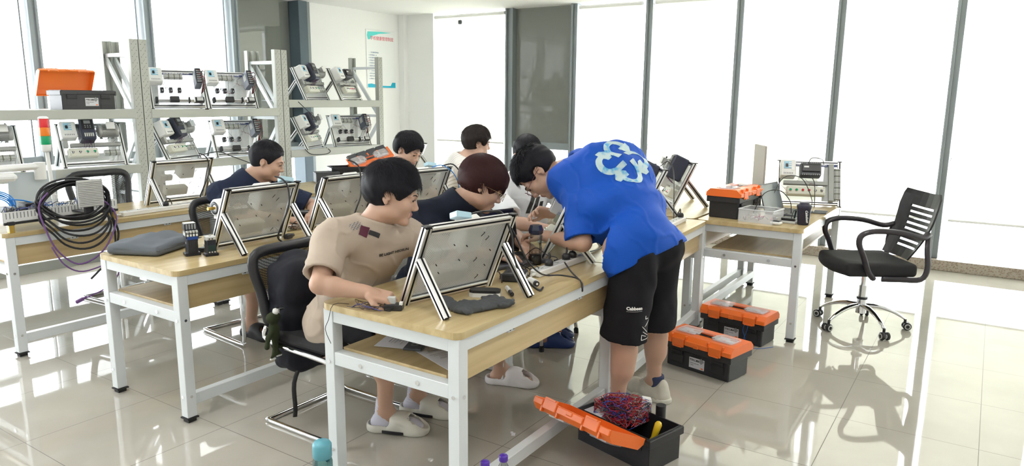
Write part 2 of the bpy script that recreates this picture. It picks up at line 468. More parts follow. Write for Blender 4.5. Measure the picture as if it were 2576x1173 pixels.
# poster on the corner wall
t=thing('wall_poster','white notice poster with turquoise header and red Chinese title on wall','poster',(7.29,6.975,2.05))
PT=mat('turquoise_print',(.10,.72,.70),.4); PB=mat('cyan_print',(.0,.45,.66),.4); PR=mat('red_print',(.70,.03,.10),.5); PTX=mat('grey_blue_print',(.18,.25,.42),.5)
g=G(); g.box((0,0,0),(.55,.008,.76),ch=.002); obj('board',g,mat('poster_white',(.88,.90,.90),.3),t)
g=G(); g.prism([(-.26,.30),(-.25,.35),(.0,.362),(.20,.36),(-.03,.335),(-.16,.30),(-.20,.255),(-.245,.25)],0,.0006,0,TR(0,-.0042,0,rx=PI/2)); obj('header_band',g,PT,t)
g=G(); g.prism([(-.265,-.37),(-.265,-.325),(-.20,-.318),(0,-.345),(.17,-.345),(.20,-.30),(.265,-.30),(.265,-.37)],0,.0006,0,TR(0,-.0042,0,rx=PI/2)); obj('footer_band',g,PB,t)
lettering('title','学校健康管理制度',.056,PR,t,TR(.02,-.0046,.27,rx=PI/2))
body=['一、学生健康管理制度','1. 每学期体检一次','2. 建立健康档案','3. 定期通风消毒 保持室内清洁','4. 发现病情及时上报 及时处理','5. 加强体育锻炼 增强体质','6. 注意用眼卫生 预防近视','二、工作要求','1. 按时完成晨检记录','2. 做好传染病预防工作','3. 定期检查 及时整改']
for i,s in enumerate(body):
    lettering('text_line',s,.019,PTX,t,TR(-.24,-.0046,.085-i*.034,rx=PI/2),align='LEFT')

# ---------------------------------------------------------------- desks
def make_desk(Ln=1.38, Wd=.69):
    t=thing('workbench',None,'desk')
    g=G()
    # rounded-corner top
    r=.035; pts=[]
    for cx,cy,a0 in ((Ln-r,Wd-r,0),(r,Wd-r,90),(r,r,180),(Ln-r,r,270)):
        for k in range(6):
            a=rad(a0+k*18); pts.append((cx+r*math.cos(a),cy+r*math.sin(a)))
    g.prism(pts,.726,.752); obj('tabletop',g,OAK,t)
    L0,L1,W0,W1=.035,Ln-.035,.03,Wd-.03
    s=.051
    for x,y in ((L0,W0),(L1,W0),(L0,W1),(L1,W1)):
        g=G(); g.box((x,y,.376),(s,s,.70),ch=.002)
        g.box((x,y,.020),(.06,.06,.006),1); g.box((x,y,.009),(.042,.042,.018),1)
        for z in (.13,.51):
            for sx in (-1,1):
                if (x==L0)==(sx<0): g.rod((x+sx*s/2,y,z),(x+sx*(s/2+.004),y,z),.007,mi=2)
            if y==W0: g.rod((x,y-s/2,z),(x,y-s/2-.004,z),.007,mi=2)
        obj('leg',g,[STEEL,RUB,CHROME],t)
    g=G()
    for y in (W0,W1): g.box(((L0+L1)/2,y,.7),(L1-L0-s,.045,.05),ch=.002)
    for x in (L0,L1): g.box((x,(W0+W1)/2,.7),(.045,W1-W0-s,.05),ch=.002)
    obj('top_frame',g,STEEL,t)
    for x in (L0,L1):
        g=G(); g.box((x,(W0+W1)/2,.525),(.045,W1-W0-s,.054),ch=.002)
        sx=-1 if x==L0 else 1
        for y in (W0+.17,W1-.17): g.rod((x+sx*.0225,y,.525),(x+sx*.0265,y,.525),.009,mi=1)
        obj('side_rail',g,[STEEL,CHROME],t)
    g=G(); g.box(((L0+L1)/2,W0+.01,.105),(L1-L0-s,.04,.055),ch=.002); obj('stretcher',g,STEEL,t)
    g=G(); g.box(((L0+L1)/2,Wd/2+.02,.555),(L1-L0-.045,Wd-.16,.014),ch=.001); obj('shelf',g,OAKV,t)
    g=G(); g.box(((L0+L1)/2,W0+.006,.616),(L1-L0-s,.018,.122),ch=.001); obj('skirt_panel',g,OAKV,t)
    for x in (Ln*.28,Ln*.72):
        g=G(); g.box((x,W0-.008,.672),(.045,.012,.018),ch=.001); g.rod((x-.012,W0-.012,.672),(x-.012,W0-.017,.672),.003,mi=1); g.rod((x+.012,W0-.012,.672),(x+.012,W0-.017,.672),.003,mi=1)
        obj('bracket',g,[STEEL,INK],t)
    return t
d0=make_desk(1.27)
GD='oak topped workbenches in three rows'
d0.location=(1.862,1.452,0); tag(d0,'oak workbench nearest the camera, papers on its shelf, beige shirt student sits at it','desk',GD)
d1=make_desk(1.55); d1.location=(3.15,1.455,0); d1.rotation_euler=(0,0,rad(3.2)); tag(d1,'oak workbench behind the blue-shirted man, between the front desk and the end desk','desk',GD)
d2=make_desk(1.40)
d2.location=(6.12,1.62,0); d2.rotation_euler=(0,0,PI); tag(d2,'oak workbench at right end of front row with monitor, laptop and open shelf end','desk',GD)
dup(d2,(4.725,1.645,0),0,'oak workbench behind the end desk, carrying the grey motor board',GD)
dup(d2,(1.815,3.06,0),0,'oak workbench with grey laptop bag and two black contactors on its near end',GD)
dup(d2,(3.20,3.06,0),0,'middle row oak workbench further along, behind the student with reddish hair',GD)
dup(d2,(1.765,4.70,0),0,'oak workbench at far left carrying the white control box and coiled cables',GD)
dup(d2,(3.15,4.70,0),0,'back row oak workbench beyond, in front of the storage racks',GD)
dup(d2,(4.535,4.70,0),0,'farthest back row oak workbench, mostly hidden behind the students',GD)
# ---------------------------------------------------------------- training boards
BA, BB = .155, .33                      # lean and height of the tilted frame
BL = math.hypot(BA, BB); BW = .47
def plate_T():
    m=Matrix(((1,0,0),(0,-BA/BL,BB/BL),(0,BB/BL,BA/BL))).transposed()
    # columns: u (right), v (up the plate), w (outward, towards +y)
    m=Matrix(((-1,0,0),(0,-BA/BL,BB/BL),(0,BB/BL,BA/BL))).transposed().to_4x4()
    m.translation=(0,.004,.012); return m
PT_=plate_T()                          # u runs to -x so that (u,v,w) is right handed seen from the front
def b_frame(t):
    h=BW/2-.015
    for sx in (-1,1):
        g=G(); g.extr((sx*h,0,.0),(sx*h,-BA,BB),.030,(1,0,0)); g.box((sx*h,-BA-.001,BB+.0035),(.033,.036,.006),1,.002)
        obj('side_profile',g,[ALU,SLOT],t)
        g=G(); g.extr((sx*h,-BA*.58-.016,BB*.60),(sx*h,-.262,.004),.030,(1,0,0)); obj('support_leg',g,[ALU,SLOT],t)
    g=G(); g.extr((-h+.015,-BA*.965,BB*.965),(h-.015,-BA*.965,BB*.965),.030,(0,-BA,BB)); obj('cross_profile',g,[ALU,SLOT],t)
    g=G(); g.extr((-h+.015,-BA*.055,BB*.055+.004),(h-.015,-BA*.055,BB*.055+.004),.026,(0,-BA,BB)); obj('cross_profile',g,[ALU,SLOT],t)
    g=G(); g.box((0,BL/2-.006,-.004),(BW-.058,BL-.06,.0016)); obj('perforated_plate',g,perf_mat(),t,mw=PT_)
def P_(u,v,w=0): return (u,v,w)
def screws(g,u0,v0,du,dv,w,mi=2,r=.003):
    for a in (-1,1):
        for b in (-1,1): g.rod((u0+a*du,v0+b*dv,w),(u0+a*du,v0+b*dv,w+.0015),r,n=8,mi=mi)
def b_header(t,txt):
    g=G(); g.box((0,BL-.040,.005),(BW-.07,.030,.002)); o=obj('title_strip',g,NAVY,t,mw=PT_)
    lettering('lettering',txt,.024,WHT,o,TR(0,BL-.040,.0065),bold=.0004)
def b_breaker(t,u=-.165,v=.28,cover=WHT):
    g=G(); g.box((u,v-.004,.045),(.112,.135,.085),0,.008); g.box((u,v-.045,.0885),(.105,.045,.004),0,.001); g.box((u+.036,v+.012,.090),(.028,.075,.004),0,.001)
    g.box((u,v+.018,.0895),(.062,.058,.004),1,.001); g.box((u-.012,v+.014,.093),(.018,.026,.008),2,.002)
    for k in range(3): g.box((u+.015,v+.002+k*.016,.092),(.022,.008,.002),3)
    for k in range(6): g.box((u-.03+k*.012,v-.05,.0915),(.005,.012,.002),4)
    obj('breaker_box',g,[cover,BLUEF,BLK,WHT,MGR],t,mw=PT_)
def b_vfd(t,u=-.04,v=.265,tall=.185):
    g=G(); g.box((u,v,.065),(.105,tall,.125),0,.012)
    for k in range(8): g.box((u-.053,v-.05+k*.013,.05),(.003,.006,.08),1)
    g.box((u,v+.035,.128),(.085,.085,.010),1,.003); g.box((u,v+.050,.1335),(.045,.026,.003),2)
    for k in range(3):
        for j in range(2): g.rod((u-.018+k*.018,v+.020-j*.014,.132),(u-.018+k*.018,v+.020-j*.014,.137),.004,n=8,mi=2)
    for k in range(5): g.box((u-.028+k*.014,v-.055,.128),(.009,.03,.012),3,.001)
    o=obj('inverter',g,[mat('inverter_navy',(.03,.035,.06),.4),BLK,MGR,GRY],t,mw=PT_)
    g=G(); rr=random.Random(3)
    for k in range(7):
        x=u-.03+k*.01; g.tube([(x,v-.065,.11),(x+rr.uniform(-.01,.01),v-.09,.10),(x+rr.uniform(-.03,.03),v-.12,.03),(x+rr.uniform(-.03,.03),v-.13,.006)],.0014,5)
    obj('wiring',g,[mat('violet_wire',(.10,.02,.10),.4)],o)
def b_plc(t,u=0.0,v=.27):
    g=G(); g.box((u,v,.045),(.15,.10,.085),0,.006); g.box((u,v+.005,.094),(.13,.06,.016),1,.004)
    g.box((u-.035,v+.012,.103),(.035,.012,.002),2); g.box((u+.02,v+.035,.1),(.09,.012,.012),1,.002)
    for k in range(9):
        for s in (-1,1): g.box((u-.062+k*.0155,v+s*.046,.089),(.009,.008,.006),3)
    obj('controller',g,[DGR,BLK,WHT,MGR],t,mw=PT_)
def b_relay(t,u,v):
    g=G(); g.box((u,v,.02),(.028,.04,.036),0,.002); g.box((u,v+.004,.042),(.02,.022,.012),1,.002); g.rod((u,v-.012,.038),(u,v-.012,.046),.004,mi=2)
    obj('relay',g,[DGR,BLK,CHROME],t,mw=PT_)
def b_buttons(t,u,v,cols,w=.17):
    g=G(); g.box((u,v,.028),(w,.070,.056),0,.007); screws(g,u,v,w/2-.01,.022,.056,1)
    o=obj('button_box',g,[CREAM,MGR],t,mw=PT_); n=len(cols); st=(w-.055)/(n-1)
    for k,c in enumerate(cols):
        g=G(); x=u-(w-.055)/2+k*st
        g.lathe([(0,.056),(.0125,.056),(.0125,.060),(.0105,.062),(.0095,.062),(.0095,.066),(.008,.068),(0,.068)],(x,v,0),16,0)
        g.lathe([(.0092,.0665),(.0085,.0685),(0,.0688)],(x,v,0),16,1)
        if c is BLK: g.box((x,v,.071),(.004,.016,.006),2,.001)
        obj('push_button',g,[CHROME,c,WHT],o)
def b_motor(t,u,v,L=.15,r=.050):
    """finned motor lying along u"""
    g=G(); T=TR(u,v,r+.014)
    g.lathe([(0,-L/2-.012),(.010,-L/2-.012),(.010,-L/2-.004),(r*.75,-L/2-.002),(r*.98,-L/2+.006),(r*.98,-L/2+.02),(r*.90,-L/2+.022),(r*.90,L/2-.03),(r*1.0,L/2-.028),(r*1.0,L/2-.003),(r*.9,L/2),(0,L/2)],(0,0,0),28,0,T,True,'x')
    for k in range(28):
        a=2*PI*k/28; c,s_=math.cos(a),math.sin(a)
        g.box((0,0,r*.96),(L*.60,.0022,r*.16),0,0,T@Matrix.Rotation(a,4,'X'))
    g.rod((-L/2-.012,0,0),(-L/2-.035,0,0),.007,mi=1,T=T)
    g.box((.005,.012,r+.014),(.06,.055,.034),0,.005,T); g.box((.005,.012,r+.032),(.064,.059,.004),1,.001,T)
    for a in (-1,1): g.box((a*L*.28,0,-r-.004),(.022,r*1.9,.010),0,.002,T)
    g.rod((.03,.04,r+.012),(.03,.055,r+.012),.007,mi=2,T=T)
    obj('motor',g,[CASTM,ALU,BLK],t,mw=PT_)
def b_terms(t,u,v,n=12,along='u',w=.009):
    g=G()
    for k in range(n):
        p=(u+(k-n/2)*w,v) if along=='u' else (u,v+(k-n/2)*w)
        d=(w*.86,.042,.03) if along=='u' else (.042,w*.86,.03)
        g.box((p[0],p[1],.018),d,k%5==4 and 1 or 0,.001)
        for s in (-1,1):
            q=(p[0],p[1]+s*.013) if along=='u' else (p[0]+s*.013,p[1]); g.rod((q[0],q[1],.033),(q[0],q[1],.034),.0025,n=6,mi=2)
    obj('terminal_block',g,[GRY,mat('olive_terminal',(.22,.24,.18),.5),INK],t,mw=PT_)
def b_duct(t,u,v,L,along='u',w=.028):
    g=G(); d=(L,w,.034) if along=='u' else (w,L,.034)
    g.box((u,v,.019),d,0,.001); n=int(L/.012)
    for k in range(n):
        for s in (-1,1):
            if along=='u': g.box((u-L/2+.006+k*.012,v+s*(w/2+.0003),.02),(.005,.001,.022),1)
            else: g.box((u+s*(w/2+.0003),v-L/2+.006+k*.012,.02),(.001,.005,.022),1)
    obj('cable_duct',g,[mat('duct_grey',(.40,.41,.39),.5),MGR],t,mw=PT_)
def b_slide(t,u=0,v=.055):
    g=G(); g.extr((u-.19,v,.022),(u+.19,v,.022),.024,(0,1,0)); g.rod((u-.18,v,.042),(u+.1,v,.042),.005,mi=2)
    g.box((u-.185,v,.035),(.02,.045,.045),1,.003); g.box((u+.075,v,.035),(.012,.045,.045),1,.003)
    o=obj('linear_slide',g,[ALU,SLOT,CHROME],t,mw=PT_)
    g=G(); g.box((u-.045,v,.048),(.075,.05,.036),0,.004); obj('carriage',g,BLK,o)
    g=G(); g.box((u+.155,v,.038),(.085,.045,.045),0,.004); g.rod((u+.085,v,.04),(u+.115,v,.04),.011,mi=1); g.box((u+.16,v,.062),(.05,.03,.002),2); g.box((u+.115,v,.038),(.012,.05,.05),1,.002)
    obj('servo_motor',g,[BLK,CHROME,GRY],o)
def b_drive(t,u=.165,v=.25):
    g=G(); g.box((u,v,.06),(.05,.15,.12),0,.004); g.box((u,v,.122),(.046,.14,.006),1,.002); g.box((u-.0255,v+.02,.06),(.002,.06,.06),2)
    for k in range(6): g.box((u,v-.055+k*.02,.128),(.034,.012,.006),3,.001)
    obj('servo_drive',g,[mat('drive_grey_blue',(.12,.14,.19),.4),BLK,GRY,MGR],t,mw=PT_)
    g=G(); rr=random.Random(5)
    for k in range(6):
        y=v-.05+k*.02; g.tube([(u,y,.13),(u+.03+rr.uniform(-.01,.02),y+rr.uniform(-.02,.02),.14),(u+.05,y-.05,.09),(u+.02,v-.13,.03)],.0022,5,k%2)
    obj('drive_wiring',g,[CBL,mat('dark_red_wire',(.25,.02,.03),.4)],t,mw=PT_)
def b_wires(t,seed,n=10,u0=-.15,u1=.15,v0=.10,v1=.22,w=.05):
    r=random.Random(seed); g=G()
    for k in range(n):
        P=[(r.uniform(u0,u1),r.uniform(v0,v1),.006)]
        for j in range(3): P.append((P[-1][0]+r.uniform(-.06,.06),max(v0-.03,min(v1+.03,P[-1][1]+r.uniform(-.05,.05))),r.uniform(.01,w)))
        g.tube(P,.0013,5,k%3)
    obj('wiring',g,[CBL,MGR,mat('dull_red_wire',(.3,.05,.05),.4)],t,mw=PT_)
def board(kind,label,loc,rz,group):
    t=thing('training_board',label,'training board',loc,rz,group); b_frame(t)
    if kind=='back':      # plain, seen from behind: breaker box and a few parts on its far side
        b_breaker(t,-.06,.255); b_terms(t,.1,.2,10); b_buttons(t,0,.08,[GRN,RED,BLK])
        r=random.Random(1)
        for k in range(14):
            u,v=r.uniform(-.17,.17),r.uniform(.06,.30); g=G()
            if k%4: g.rod((u,v,-.004),(u+.002,v,-.014),.0022,n=6)
            else: g.tube([(u,v,-.006),(u+.012,v+.008,-.02),(u+.02,v-.01,-.016)],.0016,5)
            obj('cable_tie',g,CBL,t,mw=PT_)
    elif kind=='motor':
        b_breaker(t); b_vfd(t); b_motor(t,.115,.265); b_duct(t,.02,.165,.36); b_buttons(t,-.085,.095,[BLK,BLK,GRN,GRN],.21); b_terms(t,.13,.095,13); b_duct(t,-.19,.18,.06,'v'); b_wires(t,2,8,-.1,.15,.17,.24)
    elif kind=='motor_side':
        b_breaker(t,-.16,.16); b_motor(t,-.13,.265,.15,.055); b_vfd(t,.06,.27); b_duct(t,.02,.14,.36); b_buttons(t,.08,.08,[BLK,GRN,RED]); b_terms(t,-.1,.05,13)
    elif kind=='servo':
        b_header(t,'V20变频器模块实训站'); b_breaker(t,-.175,.275); b_terms(t,-.02,.285,17); b_drive(t); b_slide(t)
        for k in range(3): b_relay(t,-.13+k*.07,.155)
        b_wires(t,4,14,-.14,.13,.16,.26)
    elif kind=='plc':
        b_header(t,'S7-200 Smart模块实训站'); b_breaker(t,-.165,.27); b_plc(t,.0,.26); b_duct(t,-.03,.165,.32); b_duct(t,.155,.175,.30,'v',.036)
        b_terms(t,.197,.17,26,'v',.0095); b_buttons(t,-.03,.095,[GRN,GRN,RED,RED,BLK,BLK],.28); b_wires(t,6,10,-.2,.1,.11,.17)
        g=G(); g.tube([(-.02,.30,.10),(.0,.34,.11),(.07,.33,.12),(.09,.30,.09)],.003,6); obj('loop_cable',g,CBL,t,mw=PT_)
    elif kind=='plc_small':
        b_breaker(t); b_plc(t,.0,.27); b_duct(t,.0,.165,.38); b_duct(t,.17,.12,.2,'v'); b_buttons(t,-.04,.095,[MGR,MGR,RED,RED,RED,BLK],.22); b_wires(t,8,12,-.1,.15,.17,.24)
    elif kind=='front_motor':
        b_header(t,'电机实训站'); b_motor(t,-.02,.26,.14,.048); b_duct(t,0,.165,.4); b_terms(t,0,.12,20); b_wires(t,9,14,-.15,.15,.08,.2)
    return t
def face(az): return rad(az-90)
GB='training boards in aluminium frames'
tb=board('back','tilted aluminium framed board seen from behind on the front desk beside the grey towel',(2.236,1.80,.752),rad(-11.7),GB)
def dupb(src,loc,rz,label): return dup(src,loc,rz,label,GB)
tbB=dupb(tb,(2.436,3.36,.752),rad(0),'tilted board seen from behind, next to two black contactors on the middle row desk')
dupb(tb,(3.12,3.39,.752),rad(-2),'tilted board seen from behind, just left of the beige shirt student\'s head')
dupb(tb,(3.67,3.27,.752),rad(-8),'tilted board seen from behind, between the heads of beige and black shirt students')
dupb(tb,(3.09,5.12,.752),rad(-4),'tilted board seen from behind on the back row desk, white power strip at its foot')
dupb(tb,(5.5,5.0,.752),rad(15),'small looking tilted board far back, just right of the student with dark fringe')
dupb(tb,(3.22,1.90,.752),rad(21),'tilted board on the front desk mostly hidden by the blue-shirted man\'s arm and shirt')
m1=board('motor','shelf board with grey motor and black inverter behind the red amber green signal tower',(2.945,5.95,.985),face(-102),GB)
dupb(m1,(2.19,5.97,.985),face(-100),'shelf board with grey motor at the left edge of the picture')
dupb(m1,(5.27,5.97,1.515),face(-72),'upper right shelf board with cream four-button box, left of the pair')
dupb(m1,(5.22,5.97,1.012),face(-62),'lower right shelf board with black inverter turned to the side, left of the pair')
dupb(m1,(3.72,5.97,.985),face(-66),'lower middle shelf board with black inverter, above the tilted board on the back desk')
s1=board('servo','upper middle shelf board with linear slide and servo drive, next to the double post',(3.70,5.95,1.435),face(-112),GB)
dupb(s1,(4.24,5.95,1.435),face(-104),'upper middle shelf board with linear slide, second from the double post')
dupb(s1,(5.74,5.95,1.012),face(-105),'lower right shelf board with linear slide, above the tipped orange toolbox lid')
dupb(s1,(4.28,5.95,.985),face(-104),'lower middle shelf board with servo drive, behind the navy shirt man\'s head')
board('plc_small','upper right shelf board with black controller and six-button box, right of the pair',(5.74,5.95,1.515),face(-72),GB)
board('plc','training board on the end desk with green, red and black buttons facing the room',(5.86,1.13,.752),face(199),GB)
ms=board('motor_side','board with round grey motor seen from its side, right of the blue-shirted man',(5.33,2.08,.752),face(123),GB)
dupb(ms,(4.70,2.06,.752),face(123),'board with grey motor peeking out right behind the blue-shirted man\'s back')

# ---------------------------------------------------------------- storage racks
RACKM=mat('rack_cream_grey',(.47,.485,.44),.45,bump=.15,bscale=90)
HOLE=mat('rack_slot_hole',(.20,.21,.19),.6)
def post(t,x,y,w=.068,face_y=-1):
    g=G(); g.box((x,y,1.0),(w,.008,2.0),0,.001)
    for s in (-1,1): g.box((x+s*(w/2-.002),y-face_y*.025,1.0),(.004,.05,2.0),0)
    k=0; z=.06
    while z<1.97:
        for s in (-1,1): g.rod((x+s*w*.27,y+face_y*.0035,z),(x+s*w*.27,y+face_y*.0048,z),.004,n=6,mi=1)
        if face_y<0: g.beam((x-.008,y-.0045,z+.012),(x+.008,y-.0045,z+.032),.0015,.0015,1)
        z+=.05
    return obj('post',g,[RACKM,HOLE],t)
def rack(label,x0,x1,shelves,yf=5.90,yb=6.37,zt=2.0):
    t=thing('storage_rack',label,'rack',(x0,yf,0),0,'steel storage racks along the left windows'); L=x1-x0; D=yb-yf
    for x in (.035,L-.035):
        post(t,x,0); post(t,x,D,face_y=1)
        g=G()
        for z0 in (.1,.72,1.34,1.88): g.beam((x,.02,z0),(x,D-.02,z0),.02,.03,0)
        g.beam((x,.02,1.32),(x,D-.02,1.86),.02,.04,0); g.beam((x,D-.02,.75),(x,.02,1.30),.02,.04,0); g.beam((x,.02,.13),(x,D-.02,.70),.02,.04,0)
        obj('side_bracing',g,STEEL,t)
    for z in shelves:
        for yy in (.005,D-.005):
            g=G(); g.box((L/2,yy,z-.035),(L-.125,.036,.075),0,.004); obj('shelf_beam',g,RACKM,t)
        g=G(); g.box((L/2,D/2,z-.006),(L-.14,D-.04,.012),0); obj('shelf_board',g,STEEL,t)
    return t
rack('left storage rack holding an orange toolbox and grey motor boards',1.90,3.335,[.30,.985,1.435])
rack('middle storage rack holding four training boards beside the double post',3.34,4.76,[.30,.985,1.435])
rack('right storage rack in front of the wall poster',4.765,6.18,[.36,1.012,1.515])
# ---------------------------------------------------------------- implicit surfaces (bodies, cloth, hair, plush)
def rotm(x=None,y=None,z=None):
    """3x3 numpy frame from two rough axes (y forward, z up)"""
    y=np.array(y,float); y/=np.linalg.norm(y); z=np.array(z,float); x=np.cross(y,z); x/=np.linalg.norm(x); z=np.cross(x,y)
    return np.stack([x,y,z],1)
class S:
    def __init__(s,vox=.006): s.v=vox; s.P=[]
    def cap(s,a,b,r1,r2=None,k=.02,op='u'):
        s.P.append(('c',np.array(a,float),np.array(b,float),r1,r1 if r2 is None else r2,k,op)); return s
    def ell(s,c,r,R=None,k=.02,op='u'):
        s.P.append(('e',np.array(c,float),np.array(r,float) if not np.isscalar(r) else np.array([r]*3,float),np.eye(3) if R is None else R,None,k,op)); return s
    def box(s,c,h,R=None,rd=.01,k=.01,op='u'):
        s.P.append(('b',np.array(c,float),np.array(h,float),np.eye(3) if R is None else R,rd,k,op)); return s
    def bounds(s,p):
        if p[0]=='c':
            lo=np.minimum(p[1]-p[3],p[2]-p[4]); hi=np.maximum(p[1]+p[3],p[2]+p[4])
            lo=np.minimum(lo,np.minimum(p[1],p[2])-max(p[3],p[4])); hi=np.maximum(hi,np.maximum(p[1],p[2])+max(p[3],p[4]))
        else:
            e=np.abs(p[3])@p[2]+(p[4] or 0); lo,hi=p[1]-e,p[1]+e
        return lo,hi
    def mesh(s,disp=None,cut=None):
        U=[s.bounds(p) for p in s.P if p[6]=='u']
        lo=np.min([u[0] for u in U],0)-.035; hi=np.max([u[1] for u in U],0)+.035; v=s.v
        n=np.ceil((hi-lo)/v).astype(int)+1
        F=np.full(n,1.,np.float32); ax=[(lo[i]+v*np.arange(n[i])).astype(np.float32) for i in range(3)]
        for p in s.P:
            a,b=s.bounds(p); k=p[5]; mg=k+3*v+.006
            i0=np.clip(np.floor((a-mg-lo)/v).astype(int),0,n-1); i1=np.clip(np.ceil((b+mg-lo)/v).astype(int)+1,1,n)
            if (i1<=i0).any(): continue
            X=ax[0][i0[0]:i1[0],None,None]; Y=ax[1][None,i0[1]:i1[1],None]; Z=ax[2][None,None,i0[2]:i1[2]]
            if p[0]=='c':
                A,B=p[1],p[2]; d=B-A; L2=max(float(d@d),1e-12)
                px,py,pz=X-A[0],Y-A[1],Z-A[2]
                t=np.clip((px*d[0]+py*d[1]+pz*d[2])/L2,0,1)
                D=np.sqrt((px-t*d[0])**2+(py-t*d[1])**2+(pz-t*d[2])**2)-(p[3]+t*(p[4]-p[3]))
            else:
                c,R=p[1],p[3]; px,py,pz=X-c[0],Y-c[1],Z-c[2]
                q=[px*R[0,i]+py*R[1,i]+pz*R[2,i] for i in range(3)]
                if p[0]=='e':
                    r=p[2]; k0=np.sqrt((q[0]/r[0])**2+(q[1]/r[1])**2+(q[2]/r[2])**2); k1=np.sqrt((q[0]/r[0]**2)**2+(q[1]/r[1]**2)**2+(q[2]/r[2]**2)**2)+1e-6
                    D=k0*(k0-1)/k1
                else:
                    r=[np.abs(q[i])-p[2][i]+0. for i in range(3)]
                    D=np.sqrt(np.maximum(r[0],0)**2+np.maximum(r[1],0)**2+np.maximum(r[2],0)**2)+np.minimum(np.maximum(np.maximum(r[0],r[1]),r[2]),0)-p[4]
            sl=(slice(i0[0],i1[0]),slice(i0[1],i1[1]),slice(i0[2],i1[2])); f=F[sl]; D=D.astype(np.float32)
            if p[6]=='u':
                h=np.clip(.5+.5*(f-D)/k,0,1); F[sl]=np.minimum(f*(1-h)+D*h-k*h*(1-h),f)
            else:
                h=np.clip(.5-.5*(f+D)/k,0,1); F[sl]=np.maximum(f*(1-h)-D*h+k*h*(1-h),f)
        if disp is not None:
            near=np.abs(F)<.05; I=np.nonzero(near); Pn=np.stack([ax[i][I[i]] for i in range(3)],1); F[near]+=disp(Pn).astype(np.float32)
        if cut is not None:
            near=F<.03; I=np.nonzero(near); Pn=np.stack([ax[i][I[i]] for i in range(3)],1); F[near]=np.maximum(F[near],cut(Pn).astype(np.float32))
        return surfnet(F,lo,v)
def surfnet(F,lo,v):
    s=F<0; n=np.array(F.shape)
    c=np.zeros(n-1,np.int8)
    for dx in (0,1):
        for dy in (0,1):
            for dz in (0,1): c+=s[dx:n[0]-1+dx,dy:n[1]-1+dy,dz:n[2]-1+dz]
    I=np.stack(np.nonzero((c>0)&(c<8)),1); idx=np.full(n-1,-1,np.int32); idx[tuple(I.T)]=np.arange(len(I))
    pos=np.zeros((len(I),3)); cnt=np.zeros(len(I))
    cor=[(a,b,d) for a in (0,1) for b in (0,1) for d in (0,1)]
    val={k:F[I[:,0]+k[0],I[:,1]+k[1],I[:,2]+k[2]].astype(float) for k in cor}
    for a in cor:
        for e in range(3):
            if a[e]: continue
            b=list(a); b[e]=1; b=tuple(b); A,B=val[a],val[b]; m=(A<0)!=(B<0)
            t=np.where(m,A/np.where(m,A-B,1),0); p=np.array(a,float)+np.zeros((len(I),3)); p[:,e]+=t
            pos+=p*m[:,None]; cnt+=m
    V=(I+pos/cnt[:,None])*v+lo
    Fc=[]
    for e in range(3):
        u,w=[(1,2),(2,0),(0,1)][e]
        sl0=[slice(None)]*3; sl1=[slice(None)]*3; sl0[e]=slice(0,-1); sl1[e]=slice(1,None)
        a=s[tuple(sl0)]; b=s[tuple(sl1)]; m=a!=b; E=np.stack(np.nonzero(m),1); sg=a[m]
        ok=(E[:,u]>0)&(E[:,w]>0)&(E[:,u]<n[u]-1)&(E[:,w]<n[w]-1); E=E[ok]; sg=sg[ok]
        q=[]
        for du,dw in ((-1,-1),(0,-1),(0,0),(-1,0)):
            k=E.copy(); k[:,u]+=du; k[:,w]+=dw; q.append(idx[k[:,0],k[:,1],k[:,2]])
        q=np.stack(q,1); q[~sg]=q[~sg][:,::-1]; Fc.append(q[(q>=0).all(1)])
    return V,np.concatenate(Fc)
def smooth_net(V,Fc,it=1,lam=.5):
    for _ in range(it):
        acc=np.zeros_like(V); c=np.zeros(len(V))
        for k in range(4):
            a,b=Fc[:,k],Fc[:,(k+1)%4]; np.add.at(acc,a,V[b]); np.add.at(acc,b,V[a]); np.add.at(c,a,1); np.add.at(c,b,1)
        V=V+lam*(acc/np.maximum(c,1)[:,None]-V)
    return V
def netobj(name,VF,mats,parent,matfn=None,it=1,origin=None):
    V,Fc=VF
    if it: V=smooth_net(V,Fc,it)
    mi=matfn(V)[Fc[:,0]] if matfn is not None else None
    if origin is not None: V=V-np.array(origin)
    me=bpy.data.meshes.new(name); me.vertices.add(len(V)); me.vertices.foreach_set('co',V.astype(np.float32).ravel())
    me.loops.add(Fc.size); me.loops.foreach_set('vertex_index',Fc.astype(np.int32).ravel())
    me.polygons.add(len(Fc)); me.polygons.foreach_set('loop_start',np.arange(0,Fc.size,4,dtype=np.int32)); me.polygons.foreach_set('loop_total',np.full(len(Fc),4,np.int32))
    mats=mats if isinstance(mats,(list,tuple)) else [mats]
    for m in mats: me.materials.append(m)
    if mi is not None: me.polygons.foreach_set('material_index',mi.astype(np.int32))
    me.polygons.foreach_set('use_smooth',np.ones(len(Fc),bool)); me.update(calc_edges=True); me.validate()
    o=bpy.data.objects.new(name,me); C.objects.link(o)
    if parent is not None: o.parent=parent
    return o
def wav(P,seed,f,a):
    r=np.random.RandomState(seed); out=0
    for k in range(5):
        d=r.normal(size=3); d/=np.linalg.norm(d); out=out+np.sin(P@d*f*(1+.35*k)+r.uniform(0,6)+1.5*np.sin(P@r.normal(size=3)*f*.4))/(1+.4*k)
    return out*a

